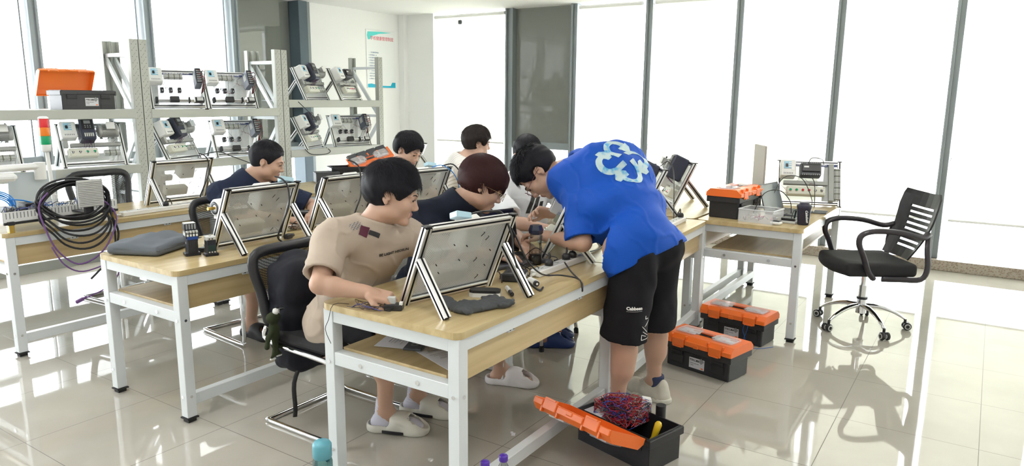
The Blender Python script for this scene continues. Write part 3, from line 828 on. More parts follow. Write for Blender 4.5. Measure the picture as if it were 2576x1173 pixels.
# ---------------------------------------------------------------- toolboxes
CLEARL=mat('clear_tray_lid',(.85,.80,.80),.08,alpha=.28)
LBL=mat('label_silver',(.62,.62,.66),.4)
def tb_body(t,L=.44,Wd=.235,H=.15,hollow=False):
    g=G()
    if not hollow:
        g.box((0,0,H*.42),(L-.03,Wd-.03,H*.84),0,.006); g.box((0,0,H-.02),(L,Wd,.04),0,.004)
    else:
        w=.005; a,b=L/2-.012,Wd/2-.012
        g.box((0,0,.004),(L-.024,Wd-.024,.008)); 
        for s in (-1,1):
            g.box((s*a,0,H*.5),(w,Wd-.024,H),0,.001); g.box((0,s*b,H*.5),(L-.024,w,H),0,.001)
            g.box((s*(a+.006),0,H-.022),(.016,Wd,.036),0,.003); g.box((0,s*(b+.005),H-.018),(L,.012,.03),0,.003)
    for s in (-1,1):
        g.box((s*L*.30,-Wd/2+.011,H*.72),(.075,.016,.05),0,.003)
        for k in range(3): g.box((s*L*.30,-Wd/2+.002,H*.60+k*.014),(.06,.006,.005),0,.001)
        g.box((s*L*.30,-Wd/2+.012,H*.38),(.085,.006,.05),0,.002)
    return obj('body',g,BLK,t)
def tb_label(t,x,z,y,flip=False):
    g=G(); g.box((x,y,z),(.10,.0016,.062)); o=obj('label',g,LBL,t)
    lettering('lettering','塑料工具箱',.0135,INK,o,TR(x-.012,y-.0012,z+.016,rx=PI/2),bold=.0004)
    for k,s in enumerate(('PLASTIC TOOL BOX','17 INCH')): lettering('lettering',s,.0065,INK,o,TR(x-.044,y-.0012,z-.002-k*.011,rx=PI/2),align='LEFT')
    g=G(); g.prism([(x+.030,.036),(x+.048,.018+.0),(x+.030,.0),(x+.012,.018)],0,.001,0,TR(0,y-.001,z+.002,rx=PI/2)); obj('diamond_mark',g,MGR,o)
    g=G(); g.box((x+.036,y-.0015,z-.022),(.014,.001,.008)); obj('print_mark',g,ORG,o)
def tb_lid(t,mw,L=.445,Wd=.24,open_=False,m=ORG):
    """lid in its own frame: sits at z 0..0.06, latches on -y"""
    g=G(); c=.028
    prof=[(-Wd/2,0),(-Wd/2,.026),(-Wd/2+c,.052),(Wd/2-c,.052),(Wd/2,.026),(Wd/2,0)]
    T=Matrix(((0,0,1,0),(1,0,0,0),(0,1,0,0),(0,0,0,1)))
    if open_:
        i=.004; inn=[(Wd/2-i,0),(Wd/2-i,.024),(Wd/2-c-2*i/3,.048),(-Wd/2+c+2*i/3,.048),(-Wd/2+i,.024),(-Wd/2+i,0)]
        g.prism(prof+inn,-L/2+.004,L/2-.004,0,T)
        for s in (-1,1): g.prism(prof,s*(L/2-.004),s*(L/2),0,T)
    else: g.prism(prof,-L/2,L/2,0,T)
    g.box((0,-Wd/2-.002,.016),(.15,.012,.030),0,.003); g.box((0,-Wd/2-.007,.010),(.035,.012,.022),0,.004)
    for s in (-1,1):
        g.box((s*(L/2-.03),-Wd/2+.0,.014),(.055,.012,.028),0,.003)
        g.box((s*L*.165,-Wd/2+.008,.036),(.010,.02,.034),0,.002); g.box((s*L*.375,-Wd/2+.008,.036),(.010,.02,.034),0,.002)
    lid=obj('lid',g,m,t,mw=mw)
    for s in (-1,1):
        g=G(); g.box((s*L*.27,-Wd/2-.003,.010),(.078,.010,.050),0,.003); g.box((s*L*.27,-Wd/2-.010,-.012),(.06,.006,.008),0,.001); obj('latch',g,m,lid)
        g=G(); pts=[(-.075,-.03),(-.045,-.065),(.06,-.065),(.075,-.04),(.075,.04),(.06,.065),(-.045,.065),(-.075,.03)]
        g.prism([(s*(x+L*.26) if s>0 else -(x+L*.26),y) for x,y in pts][::s],.052,.058,0); g.prism([(s*(x*.85+L*.26) if s>0 else -(x*.85+L*.26),y*.85) for x,y in pts][::s],.058,.064,0)
        obj('tray_cover',g,CLEARL,lid)
        g=G(); r=random.Random(4)
        g.box((s*L*.27,0,.0528),(.115,.085,.0012),0)
        for k in range(5): g.box((s*(L*.27)+r.uniform(-.04,.04),r.uniform(-.03,.03),.0545),(.035,.014,.003),k%2,0,None)
        obj('tray_contents',g,[PAPER,mat('salmon_paper',(.75,.35,.25),.6)],lid)
    g=G()
    for s in (-1,1):
        g.box((0,s*.026,.0525),(.125,.008,.006),0,.001); g.box((s*.055,0,.0535),(.022,.052,.006),1,.001)
    g.box((0,0,.0532),(.086,.044,.001),2); g.box((0,0,.058),(.088,.020,.010),3,.004)
    obj('handle',g,[BLK,GRY,BLK,mat('dark_orange_handle',(.55,.10,.03),.4)],lid)
    return lid
def toolbox(label,loc,rz,group='orange and black toolboxes'):
    t=thing('toolbox',label,'toolbox',loc,rz,group); tb_body(t); tb_lid(t,TR(0,0,.15)); return t
t2=toolbox('closed orange lidded toolbox on floor, nearer the blue-shirted man\'s sneaker',(3.967,1.254,0),rad(-103.3)); tb_label(t2,.0,.055,-.1045)
t3=dup(t2,(4.655,1.272,0),rad(-98.2),'farther closed orange lidded toolbox on floor, thin blue wire hanging over its front')
g=G(); g.tube([(.10,-.125,.15),(.09,-.135,.10),(.105,-.13,.05),(.11,-.128,.005)],.0018,6); g.tube([(.12,-.125,.15),(.115,-.135,.09),(.10,-.135,.04),(.12,-.14,.004),(.2,-.15,.004),(.26,-.05,.004)],.0018,6)
w=obj('blue_wire',g,mat('blue_wire',(.02,.12,.45),.4)); w.location=(4.655,1.272,0); w.rotation_euler=(0,0,rad(-98.2)); tag(w,'thin blue wire hanging over the front of the far floor toolbox','wire')
t4=toolbox('closed toolbox with a chamfered orange lid standing on the end desk',(5.075,1.475,.752),rad(-4))
# open toolbox in the foreground, lid laid across its front edge
t5=thing('toolbox','open black toolbox on floor full of tangled wires, orange lid lying across it','toolbox',(2.80,1.222,0),rad(-105.5),'orange and black toolboxes')
tb_body(t5,.43,.235,.155,True)
for s,c in ((-1,0),):
    g=G(); g.box((s*.135,-.124,.085),(.085,.012,.032),0,.003); obj('loose_latch',g,mat('salmon_latch',(.80,.28,.13),.4),t5)
def lid_T(a,b,roll):
    a,b=Vector(a),Vector(b); x=(b-a).normalized(); up=Vector((0,0,1)); y=up.cross(x).normalized(); z=x.cross(y)
    m=Matrix((x,y,z)).transposed().to_4x4()@Matrix.Rotation(roll,4,'X'); m.translation=(a+b)/2; return m
tb_lid(t5,TR(-.03,-.120,.158)@Matrix.Rotation(rad(154),4,'X')@TR(0,.12,0,rz=PI),open_=True)
def strew(n,seed,box,cols,name,label,cat,r=.0013,loops=3,z0=0,parent=None,loc=None,rz=0):
    rr=random.Random(seed); g=G(); bx,by,bz=box
    for k in range(n):
        P=[]; x,y,z=rr.uniform(-bx,bx),rr.uniform(-by,by),rr.uniform(0,bz)
        for j in range(loops*2):
            P.append((max(-bx*1.1,min(bx*1.1,x)),max(-by*1.15,min(by*1.15,y)),max(0,z)+z0)); a=rr.uniform(0,6.28); s=rr.uniform(.02,.06)
            x+=s*math.cos(a); y+=s*math.sin(a); z=max(0,min(bz*1.2,z+rr.uniform(-.03,.03)))
        g.tube(P,r*rr.uniform(.8,1.2),5,k%len(cols),None,5)
    o=obj(name,g,cols,parent,loc); o.rotation_euler=(0,0,rz)
    if label: tag(o,label,cat,kind='stuff')
    return o
RW=mat('red_wire',(.50,.02,.03),.4); BW_=mat('blue_wire_strand',(.03,.06,.40),.4); GW=mat('grey_wire',(.30,.30,.31),.4)
strew(165,11,(.085,.075,.075),[RW,RW,BW_,RW,CBL,GW],'wire_tangle','tangle of thin red and blue wires heaped in the open toolbox','wires',z0=.115,loops=5,loc=(2.84,1.27,0),rz=rad(-105))
def free(name,label,cat,g,mats,loc,rz=0,group=None,rot=None):
    o=obj(name,g,mats,None,loc,rot if rot is not None else (0,0,rz)); return tag(o,label,cat,group)
g=G(); g.lathe([(0,0),(.014,0),(.016,.01),(.012,.03),(.015,.07),(.016,.095),(.011,.105),(.006,.108),(0,.108)],n=14); free('screwdriver_handle','yellow screwdriver handle standing in the open toolbox','screwdriver',g,mat('yellow_handle',(.75,.50,.02),.35),(2.745,1.085,.085),0,rot=(rad(14),rad(6),0))
g=G(); g.rod((0,0,0),(0,0,.10),.023,n=20); g.rod((0,0,.10),(0,0,.1005),.018,mi=1); free('black_tube','black tube container standing up in the open toolbox','tube',g,[BLK,INK],(2.90,1.11,.10))
g=G(); g.box((0,0,.05),(.05,.045,.10),0,.003); g.box((0,0,.102),(.044,.04,.004),0,.001); free('relay_box','white plastic module standing in the wire tangle','module',g,WHT,(2.915,1.20,.10),.5,rot=(.15,.1,.5))
g=G(); g.box((0,0,.02),(.11,.075,.035),0,.003); free('card_box','flat white box at the left end of the open toolbox','box',g,PAPER,(2.80,1.385,.10),-1.8)
# toolbox on the rack: body below, lid swung up behind
t6=thing('toolbox','dark toolbox on the left rack, its bright orange lid open above it','toolbox',(2.925,6.03,1.435),0,'orange and black toolboxes')
tb_body(t6,.42,.22,.15,True); tb_label(t6,.02,.06,-.1005)
tb_lid(t6,TR(0,.235,.20)@Matrix.Rotation(rad(-62),4,'X'),.42,.22,True,mat('thin_orange_lid',(.95,.22,.03),.35))
# tipped toolbox on the back row desk
t7=thing('toolbox','toolbox on the back row desk, black tray and orange lid tipped open','toolbox',(4.95,5.17,.752),rad(-30),'orange and black toolboxes')
tb_body(t7,.42,.22,.14,True)
tb_lid(t7,TR(.20,.02,.175)@Matrix.Rotation(rad(-16),4,'Y')@Matrix.Rotation(rad(28),4,'X'),.44,.22,True)
g=G(); g.box((0,0,.012),(.40,.17,.024),0,.004)
for k in range(4): g.box((-.15+k*.1,0,.03),(.085,.15,.016),0,.002)
obj('inner_tray',g,DGR,t7,mw=TR(.19,.06,.215)@Matrix.Rotation(rad(-16),4,'Y')@Matrix.Rotation(rad(28),4,'X'))
g=G(); g.box((0,0,.05),(.22,.14,.10),0,.006); g.box((0,0,.095),(.225,.145,.014),0,.003); free('parts_bin','dark grey open parts bin left of the tipped orange lid on the back desk','bin',g,DGR,(4.68,5.22,.752),rad(-30))

# ---------------------------------------------------------------- chairs
MESH=mesh_fabric(); SEATF=mat('black_seat_fabric',(.018,.018,.02),.85,bump=.4,bscale=700)
def back_panel(w0,w1,h,T,rw=.03):
    """rounded trapezoid frame (w0 bottom, w1 top half widths) and mesh"""
    g=G(); P=[(-w0,0,0),(-(w0+w1)/2,-.012,h*.5),(-w1,-.002,h*.86),(-w1+.05,.004,h),(0,.012,h*1.01),(w1-.05,.004,h),(w1,-.002,h*.86),((w0+w1)/2,-.012,h*.5),(w0,0,0),(0,-.01,-.015)]
    g.tube(P,.022,8,0,T,4,True,flat=1.2)
    m=G(); n=9; V=[];F=[]
    for j in range(n):
        v=j/(n-1); z=.01+v*(h-.01); w=(w0+(w1-w0)*min(1,v*1.1))*(.97 if v<.85 else .97-.25*(v-.85)); 
        for i in range(n):
            u=i/(n-1)*2-1; V.append((u*w,-.012*math.sin(PI*v)-.01*(1-u*u),z))
    for j in range(n-1):
        for i in range(n-1): F.append((j*n+i,j*n+i+1,(j+1)*n+i+1,(j+1)*n+i))
    m.add(V,F,0,True,T)
    return g,m
def sled_chair(label,loc,rz,legs='sled',top=.44,hb=.42):
    """faces local +y"""
    t=thing('mesh_chair',label,'chair',loc,rz,'black mesh back chairs')
    g=G(); r=.0125
    if legs=='sled':
        for s in (-1,1):
            x=s*.245
            P=[(x,-.21,top+.05),(x,-.20,top-.02),(x,.17,top-.04),(x,.235,top-.06),(x,.25,top-.10),(x,.255,.09),(x,.25,.035),(x,.21,.0125),(x,-.20,.0125),(x*.99,-.235,.0125)]
            g.tube(P,r,10,0,None,4)
        g.rod((-.245,-.235,.0125),(.245,-.235,.0125),r); g.rod((-.235,.12,top-.045),(.235,.12,top-.045),r*.8)
        obj('sled_frame',g,CHROME,t)
    else:
        for sx in (-1,1):
            for sy in (-1,1):
                g=G(); g.tube([(sx*.19,sy*.17,top-.03),(sx*.205,sy*.2,.25),(sx*.225,sy*.225,.02)],.0125,10); g.rod((sx*.225,sy*.225,0),(sx*.2235,sy*.2235,.03),.016,mi=1); obj('leg',g,[CHROME,RUB],t)
    g=G(); g.box((0,0,top),(.48,.46,.055),0,.022); obj('seat',g,SEATF,t)
    T=TR(0,-.235,top+.03)@Matrix.Rotation(rad(12),4,'X')
    a,b=back_panel(.19,.235,hb,T); obj('back_frame',a,BLK,t); obj('back_mesh',b,MESH,t)
    return t
    g=G()
    for s in (-1,1): g.tube([(s*.235,-.215,top+.22),(s*.26,-.12,top+.235),(s*.265,.08,top+.225),(s*.255,.16,top+.14),(s*.245,.15,top)],.014,8,0,None,4,flat=.7)
    obj('armrest',g,BLK,t) if legs=='sled' else None
    return t
sled_chair('black mesh chair under the beige shirt student, black backpack hung behind it',(2.30,2.53,0),PI,hb=.36)
sled_chair('black mesh chair of the navy shirt man behind the two contactors',(2.92,3.99,0),PI-.1,hb=.40)
sled_chair('empty black mesh chair behind the coiled cables at far left',(2.90,5.50,0),PI+.05,top=.46,hb=.46)
sled_chair('black chair of the student in the black shirt',(3.02,2.58,0),PI,hb=.40)
sled_chair('four legged chair of the student in the white three-stripe shirt',(3.88,2.42,0),PI,'four')
sled_chair('four legged chair with chrome legs showing behind the blue-shirted man',(5.30,2.30,0),PI,'four')
sled_chair('black mesh chair of the student with dark fringe at the back',(4.05,4.05,0),PI)
sled_chair('black mesh chair of the student in the striped cream shirt',(4.72,3.98,0),PI)

def office_chair():
    t=thing('office_chair','black swivel chair with slatted plastic back and chrome star base, standing empty at right','chair',(5.38,.635,0),rad(123-90))
    R=Matrix.Rotation(-rad(33),4,'Z')
    for k in range(5):
        a=rad(k*72+2)-rad(33); c,s=math.cos(a),math.sin(a); g=G()
        g.tube([(c*.03,s*.03,.155),(c*.12,s*.12,.15),(c*.22,s*.22,.115),(c*.285,s*.285,.075)],[.022,.019,.016,.013],10,0,None,4,flat=.7); leg=obj('base_leg',g,CHROME,t)
        g=G(); x,y=c*.30,s*.30; px,py=-s,c
        for q in (-1,1):
            g.lathe([(0,-.011),(.021,-.011),(.027,-.007),(.027,.007),(.021,.011),(0,.011)],(0,0,0),18,0,Matrix(((c,px,0,x+px*.018*q),(s,py,0,y+py*.018*q),(0,0,1,.0275),(0,0,0,1))),True,'y')
            g.lathe([(.012,-.0125),(.020,-.0125),(.020,.0125),(.012,.0125)],(0,0,0),18,1,Matrix(((c,px,0,x+px*.018*q),(s,py,0,y+py*.018*q),(0,0,1,.0275),(0,0,0,1))),True,'y')
        g.rod((x-c*.012,y-s*.012,.045),(x-c*.012,y-s*.012,.075),.009); g.box((x-c*.004,y-s*.004,.046),(.03,.03,.016),0,.005,None)
        obj('caster',g,[BLK,GRY],leg)
    g=G(); g.rod((0,0,.10),(0,0,.20),.036,.030,n=20); g.rod((0,0,.2),(0,0,.30),.026,n=18); g.rod((0,0,.26),(0,0,.40),.017,n=14); g.rod((0,0,.20),(0,0,.215),.036,n=20,mi=1); obj('gas_column',g,[CHROME,BLK],t)
    # saddle shaped seat
    s=S(.008); T=np.eye(3)
    s.box((0,.0,.455),(.215,.205,.018),None,.028,.02); s.ell((0,.215,.445),(.22,.06,.045)); s.ell((0,-.03,.44),(.20,.20,.055)); s.ell((0,.0,.52),(.16,.20,.035),None,.03,'s')
    netobj('seat',s.mesh(),SEATF,t,None,2)
    g=G(); g.box((0,0,.405),(.20,.24,.03),0,.01); g.rod((.1,.05,.40),(.24,.05,.395),.006); obj('seat_mechanism',g,BLK,t)
    # back: solid plastic with slots
    Tb=TR(0,-.235,.50)@Matrix.Rotation(rad(17),4,'X')
    g=G(); W=[.17,.18,.195,.21,.22,.225,.225,.22,.205]; n=9; hh=.47
    rows=17
    def wid(v): return .165+.065*math.sin(min(1,v*1.25)*PI/2)-(.03*max(0,(v-.9)/.1))
    def yy(u,v): return -.05*math.sin(PI*v)*.6+.05*(u*u)+.06*max(0,v-.75)*-1
    sl=[(.16+i*.085,.16+i*.085+.030) for i in range(8)]
    cuts=sorted({0.,.05,1.,.93}|{a for a,b in sl}|{b for a,b in sl})
    us=[-1,-.78,-.62,-.3,0,.3,.62,.78,1]
    def quad(u0,u1,v0,v1):
        V=[]
        for d in (0,-.012):
            for u,v in ((u0,v0),(u1,v0),(u1,v1),(u0,v1)): V.append((u*wid(v),yy(u,v)+d,v*hh))
        g.add(V,[(0,1,2,3),(7,6,5,4),(0,4,5,1),(1,5,6,2),(2,6,7,3),(3,7,4,0)],0,False,Tb)
    for v0,v1 in zip(cuts[:-1],cuts[1:]):
        slot=any(abs(a-v0)<1e-6 for a,b in sl)
        for u0,u1 in zip(us[:-1],us[1:]):
            if slot and -.62<=u0 and u1<=.62: continue
            quad(u0,u1,v0,v1)
    obj('backrest',g,BLK,t)
    for s_ in (-1,1):
        g=G(); x=s_*.265
        P=[(s_*.215,-.285,.70),(s_*.25,-.22,.68),(x,-.08,.715),(x,.08,.725),(x,.17,.70),(x,.185,.64),(x,.15,.56),(x*.99,.11,.46),(x*.9,.06,.405)]
        g.tube(P,.025,8,0,None,4,flat=.75)
        g.tube([(s_*.215,-.285,.70),(s_*.25,-.27,.60),(x,-.275,.48),(x*.98,-.24,.405),(x*.93,-.12,.40),(x*.9,.0,.40)],.020,8,0,None,4,flat=.75)
        obj('armrest',g,mat('armrest_plastic',(.035,.03,.036),.3),t)
office_chair()
# ---------------------------------------------------------------- people
def skin_mat(name,col):
    m,nt,b=nodes(name)
    b.inputs['Base Color'].default_value=(*col,1); b.inputs['Roughness'].default_value=.48
    b.inputs['Subsurface Weight'].default_value=.12; b.inputs['Subsurface Radius'].default_value=(.012,.005,.003); b.inputs['Subsurface Scale'].default_value=.5
    tc=nt.nodes.new('ShaderNodeTexCoord'); n=nt.nodes.new('ShaderNodeTexNoise'); n.inputs['Scale'].default_value=260; nt.links.new(tc.outputs['Object'],n.inputs['Vector'])
    bm=nt.nodes.new('ShaderNodeBump'); bm.inputs['Strength'].default_value=.12; bm.inputs['Distance'].default_value=.001; nt.links.new(n.outputs['Fac'],bm.inputs['Height']); nt.links.new(bm.outputs[0],b.inputs['Normal'])
    n2=nt.nodes.new('ShaderNodeTexNoise'); n2.inputs['Scale'].default_value=14; nt.links.new(tc.outputs['Object'],n2.inputs['Vector'])
    mx=nt.nodes.new('ShaderNodeMix'); mx.data_type='RGBA'; mx.inputs[6].default_value=(*[c*.9 for c in col],1); mx.inputs[7].default_value=(min(1,col[0]*1.1),col[1]*1.03,col[2],1)
    nt.links.new(n2.outputs['Fac'],mx.inputs[0]); nt.links.new(mx.outputs[2],b.inputs['Base Color'])
    return m
SKIN=skin_mat('skin_warm',(.52,.335,.245)); SKINP=skin_mat('skin_pale',(.60,.40,.31)); LIP=mat('lips',(.42,.20,.17),.45)
def hair_mat(name,col):
    m,nt,b=nodes(name); b.inputs['Base Color'].default_value=(*col,1); b.inputs['Roughness'].default_value=.6; b.inputs['Specular IOR Level'].default_value=.25
    tc=nt.nodes.new('ShaderNodeTexCoord'); n=nt.nodes.new('ShaderNodeTexNoise'); n.inputs['Scale'].default_value=90; n.inputs['Detail'].default_value=4; n.inputs['Distortion'].default_value=1.5
    nt.links.new(tc.outputs['Object'],n.inputs['Vector'])
    bm=nt.nodes.new('ShaderNodeBump'); bm.inputs['Strength'].default_value=.35; bm.inputs['Distance'].default_value=.003; nt.links.new(n.outputs['Fac'],bm.inputs['Height']); nt.links.new(bm.outputs[0],b.inputs['Normal'])
    return m
HBLK=hair_mat('hair_black',(.009,.009,.013)); HRED=hair_mat('hair_dark_reddish',(.035,.010,.010)); HBRN=hair_mat('hair_dark_brown',(.018,.013,.012))
def fabric(name,col,bs=900,rough=.85): return mat(name,col,rough,0,.35,bs,.25)
NP=np.array
def nrm(v): v=NP(v,float); return v/np.linalg.norm(v)
def head_prims(s,c,R,sc=1.,fat=1.):
    L=lambda x,y,z: c+R@(NP([x,y,z])*sc)
    e=lambda p,r,k=.02,op='u': s.ell(L(*p),NP(r)*sc,R,k,op)
    cp=lambda a,b,r1,r2,k=.01,op='u': s.cap(L(*a),L(*b),r1*sc,r2*sc,k,op)
    e((0,-.012,.035),(.074,.094,.083)); e((0,.026,-.03),(.060*fat,.062,.076),.03); e((0,.068,-.094),(.024,.018,.017),.028)
    for q in (-1,1):
        e((q*.047*fat,.010,-.064),(.022,.034,.024),.03); e((q*.036,.060,-.030),(.025,.021,.023),.02)
        e((q*.031,.097,-.003),(.018,.011,.011),.012,'s'); e((q*.031,.0765,-.003),(.0145,.0125,.0095),.004)
        cp((q*.012,.089,.015),(q*.045,.075,.014),.009,.007,.014)
        e((q*.0115,.0935,-.038),(.0085,.009,.007),.006); e((q*.006,.100,-.0445),(.0032,.004,.003),.003,'s')
        e((q*.0765,-.012,-.008),(.0075,.0145,.0235),.006); e((q*.0845,-.0085,-.005),(.0065,.0080,.0135),.003,'s'); e((q*.0795,.002,-.012),(.005,.0045,.007),.003); e((q*.0775,-.008,-.030),(.005,.0075,.008),.005)
    cp((0,.084,.004),(0,.101,-.030),.0075,.0085,.014); e((0,.1015,-.033),(.0095,.0085,.0075),.007)
    cp((-.016,.0845,-.060),(.016,.0845,-.060),.0048,.0048,.007); cp((0,.0875,-.0595),(0,.0876,-.0592),.0052,.0052,.007)
    cp((-.013,.0835,-.069),(.013,.0835,-.069),.0055,.0055,.007)
    cp((-.019,.0935,-.0645),(.019,.0935,-.0645),.0016,.0016,.002,'s')
def hand_prims(s,w,d,n,side,curl=.5,sc=1.,spread=.12):
    """w wrist, d towards the fingers, n out of the palm, side +1 left hand / -1 right hand (thumb side)"""
    d=nrm(d); n=nrm(NP(n)-d*(NP(n)@d)); x=np.cross(d,n)*side     # x points to the thumb side
    w=NP(w); R=np.stack([x,d,n],1)
    s.cap(w-d*.02,w+d*.03,.024*sc,.022*sc,.015); s.box(w+d*.052*sc,NP([.030,.034,.004])*sc,R,.010*sc,.012)
    for i,(off,ln) in enumerate(((.031,.070),(.0105,.080),(-.0105,.074),(-.031,.058))):
        p=w+d*.085*sc+x*off*sc; ang=0.1; dd=nrm(d+x*off*spread*8)
        for j,f in enumerate((.45,.31,.24)):
            ang+=curl*(.75 if j==0 else 1.0)*(1+.1*i); q=p+(dd*math.cos(ang)+n*math.sin(ang))*ln*f*sc
            s.cap(p,q,(.0090-.0008*j)*sc,(.0084-.0010*j)*sc,.0035); p=q
    p=w+d*.018*sc+x*.024*sc; q=p+(d*.6+x*.55+n*.35)*.042*sc; s.cap(p,q,.0135*sc,.0105*sc,.010)
    r=q+(d*.85+x*.05+n*.35)*.032*sc; s.cap(q,r,.0100*sc,.0085*sc,.004); u=r+(d*.9-x*.15+n*.35)*.022*sc; s.cap(r,u,.0088*sc,.0072*sc,.003)
def hair(sp,c,R,sc,parent,org,style,m,vox=.004,nst=2500):
    s=S(vox); rr=np.random.RandomState(sp); L=lambda p: c+R@(NP(p)*sc)
    th={'crop':.010,'fade':.016,'tuft':.020,'mop':.020,'messy':.024}[style]
    s.ell(L((0,-.012,.038)),NP([.074,.094,.083])*sc+th,R,.01)
    s.ell(L((0,-.045,.02)),NP([.066,.062,.075])*sc+th*.9,R,.02)
    if style=='mop':
        s.ell(L((0,.025,.050)),NP([.070,.076,.058])*sc+.008,R,.02)
        for q in (-1,1): s.ell(L((q*.062,-.02,.005)),NP([.020,.050,.030])*sc,R,.015)
    # hairline: open up face, nape, ears
    fz={'crop':(-.036,.095,.096),'fade':(-.036,.09,.095),'tuft':(-.040,.085,.088),'mop':(-.058,.08,.085),'messy':(-.042,.085,.09)}[style]
    s.ell(L((0,.118,fz[0])),(NP([.088,fz[1]+.02,fz[2]+.005]))*sc,R,.010,'s')
    low={'crop':-.055,'fade':-.045,'tuft':-.060,'mop':-.045,'messy':-.062}[style]
    s.box(L((0,-.03,low-.09)),NP([.2,.2,.09])*sc,R,.005,.012,'s')
    for q in (-1,1):
        if style!='mop': s.ell(L((q*.090,.002,-.022)),NP([.032,.036,.045])*sc,R,.006,'s'); s.ell(L((q*.085,.030,-.045)),NP([.035,.040,.040])*sc,R,.006,'s')
        else: s.ell(L((q*.100,.006,-.034)),NP([.048,.050,.048])*sc,R,.006,'s')
        if style in('crop','fade'): s.ell(L((q*.100,.03,-.03)),NP([.030,.06,.06])*sc,R,.008,'s')
    f={'crop':500,'fade':420}.get(style,330)
    base=netobj('hair',s.mesh(disp=lambda P: wav(P,sp+3,60,.0015)),m,parent,None,1,org)
    strands(sp,c,R,sc,base,org,style,m,nst,th)
def strands(sp,c,R,sc,base,org,style,m,n,th):
    """straight strands flowing away from the crown whorl over the hair shell"""
    rr=np.random.RandomState(sp+100); rad_=NP([.074,.094,.083])+(th*.92 if style!='mop' else .0255)/sc; cen=NP([0,-.012,.038])
    w=nrm((.12,-.45,.88)); K=6; L0={'crop':.014,'fade':.030,'tuft':.050,'mop':.075,'messy':.050}[style]; lift={'crop':.006,'fade':.016,'tuft':.014,'mop':.003,'messy':.014}[style]
    u=rr.normal(size=(n*4,3)); u/=np.linalg.norm(u,axis=1)[:,None]
    front=(u[:,1]>.50)&(u[:,2]<(.55 if style!='mop' else .50)); low=u[:,2]<np.where(u[:,1]<-.25,{'mop':-.40,'crop':-.50}.get(style,-.58),{'mop':.30}.get(style,.12 if style!='fade' else .25))
    u=u[~(front|low)][:n]; n=len(u)
    ln=L0*rr.uniform(.6,1.15,n)
    jit=rr.normal(size=(n,3))*({'mop':.10,'crop':.25,'fade':.22,'tuft':.20,'messy':.35}[style]); P=[]; X=u.copy()
    clump=np.floor(u@NP([37.,61.,19.])); jit+=np.stack([np.sin(clump*1.7),np.cos(clump*2.3),np.sin(clump*3.1)],1)*.16
    lf=lift*rr.uniform(.2,1.,n)*np.where(u[:,2]>.55,1.,.35)
    for k in range(K):
        t=k/(K-1); P.append(cen+X*(rad_+(lf*t**1.5)[:,None]*1.)-0)
        d=X-w; d=d-X*(d*X).sum(1)[:,None]; d/=np.linalg.norm(d,axis=1)[:,None]+1e-6; d=d+jit; d=d-X*(d*X).sum(1)[:,None]; d/=np.linalg.norm(d,axis=1)[:,None]+1e-6
        X=X+d*(ln/.084/(K-1))[:,None]; X/=np.linalg.norm(X,axis=1)[:,None]
    P=np.stack(P,1)                                   # n,K,3 head space
    if style!='crop':
        hang=np.clip(P[:,:,1]-.075,0,.1)*np.linspace(0,1,K)[None,:]; P[:,:,2]-=hang*.6
    T_=np.gradient(P,axis=1); T_/=np.linalg.norm(T_,axis=2)[:,:,None]+1e-9
    N_=(P-cen); N_/=np.linalg.norm(N_,axis=2)[:,:,None]; B_=np.cross(T_,N_); B_/=np.linalg.norm(B_,axis=2)[:,:,None]+1e-9
    r=(.0015*(1-np.linspace(0,1,K)**2*.85))[None,:,None]
    ring=np.stack([P+B_*r,P+N_*r*.9,P-B_*r],2)        # n,K,3,3
    Wd=ring.reshape(-1,3)*sc@R.T+c-NP(org)
    i=np.arange(n)[:,None,None]*K*3+np.arange(K-1)[None,:,None]*3+np.arange(2)[None,None,:]
    F=np.stack([i,i+1,i+4,i+3],-1).reshape(-1,4)
    netobj('hair_strands',(Wd,F),m,base,None,0)
def face_bits(c,R,sc,parent,org,glasses=None,brow=HBLK):
    M=Matrix([[*(R[i]*sc),c[i]-org[i]] for i in range(3)]+[[0,0,0,1]])
    for q in (-1,1):
        g=G(); g.lathe([(0,-.009),(.006,-.0075),(.0105,-.002),(.0115,.0015),(.0105,.004),(0,.006)],(0,0,0),14,0,M@TR(q*.031,.0868,-.0035)@Matrix.Diagonal((1.05,.45,.42,1))@Matrix.Rotation(PI/2,4,'X')@Matrix.Rotation(PI,4,'Y'),True); obj('eye',g,mat('dark_eye',(.015,.010,.010),.25),parent)
        g=G(); g.tube([(q*.0185,.0910,-.0035),(q*.025,.0935,.0015),(q*.033,.0925,.0022),(q*.0435,.0845,-.0025)],.0010,5,0,M,3); obj('eyelid_line',g,mat('dark_eye',(.015,.010,.010),.25),parent)
        g=G(); g.tube([(q*.016,.0965,.0150),(q*.030,.0920,.0200),(q*.046,.0795,.0160)],[.0026,.0032,.0018],6,0,M,3,flat=.6); obj('eyebrow',g,brow,parent)
    if glasses is not None:
        g=G()
        for q in (-1,1):
            P=[(q*.034+.0225*math.cos(a),.112-.004*abs(math.cos(a)),-.008+.0185*math.sin(a)) for a in [k*PI/6 for k in range(12)]]
            g.tube(P,.0011,6,0,M,2,True); g.tube([(q*.056,.108,-.002),(q*.070,.08,.0),(q*.078,.02,.0),(q*.082,-.012,-.004)],.0011,6,0,M,3)
        g.tube([(-.0115,.112,-.006),(0,.1145,-.002),(.0115,.112,-.006)],.0012,6,0,M,3); obj('glasses',g,glasses,parent)
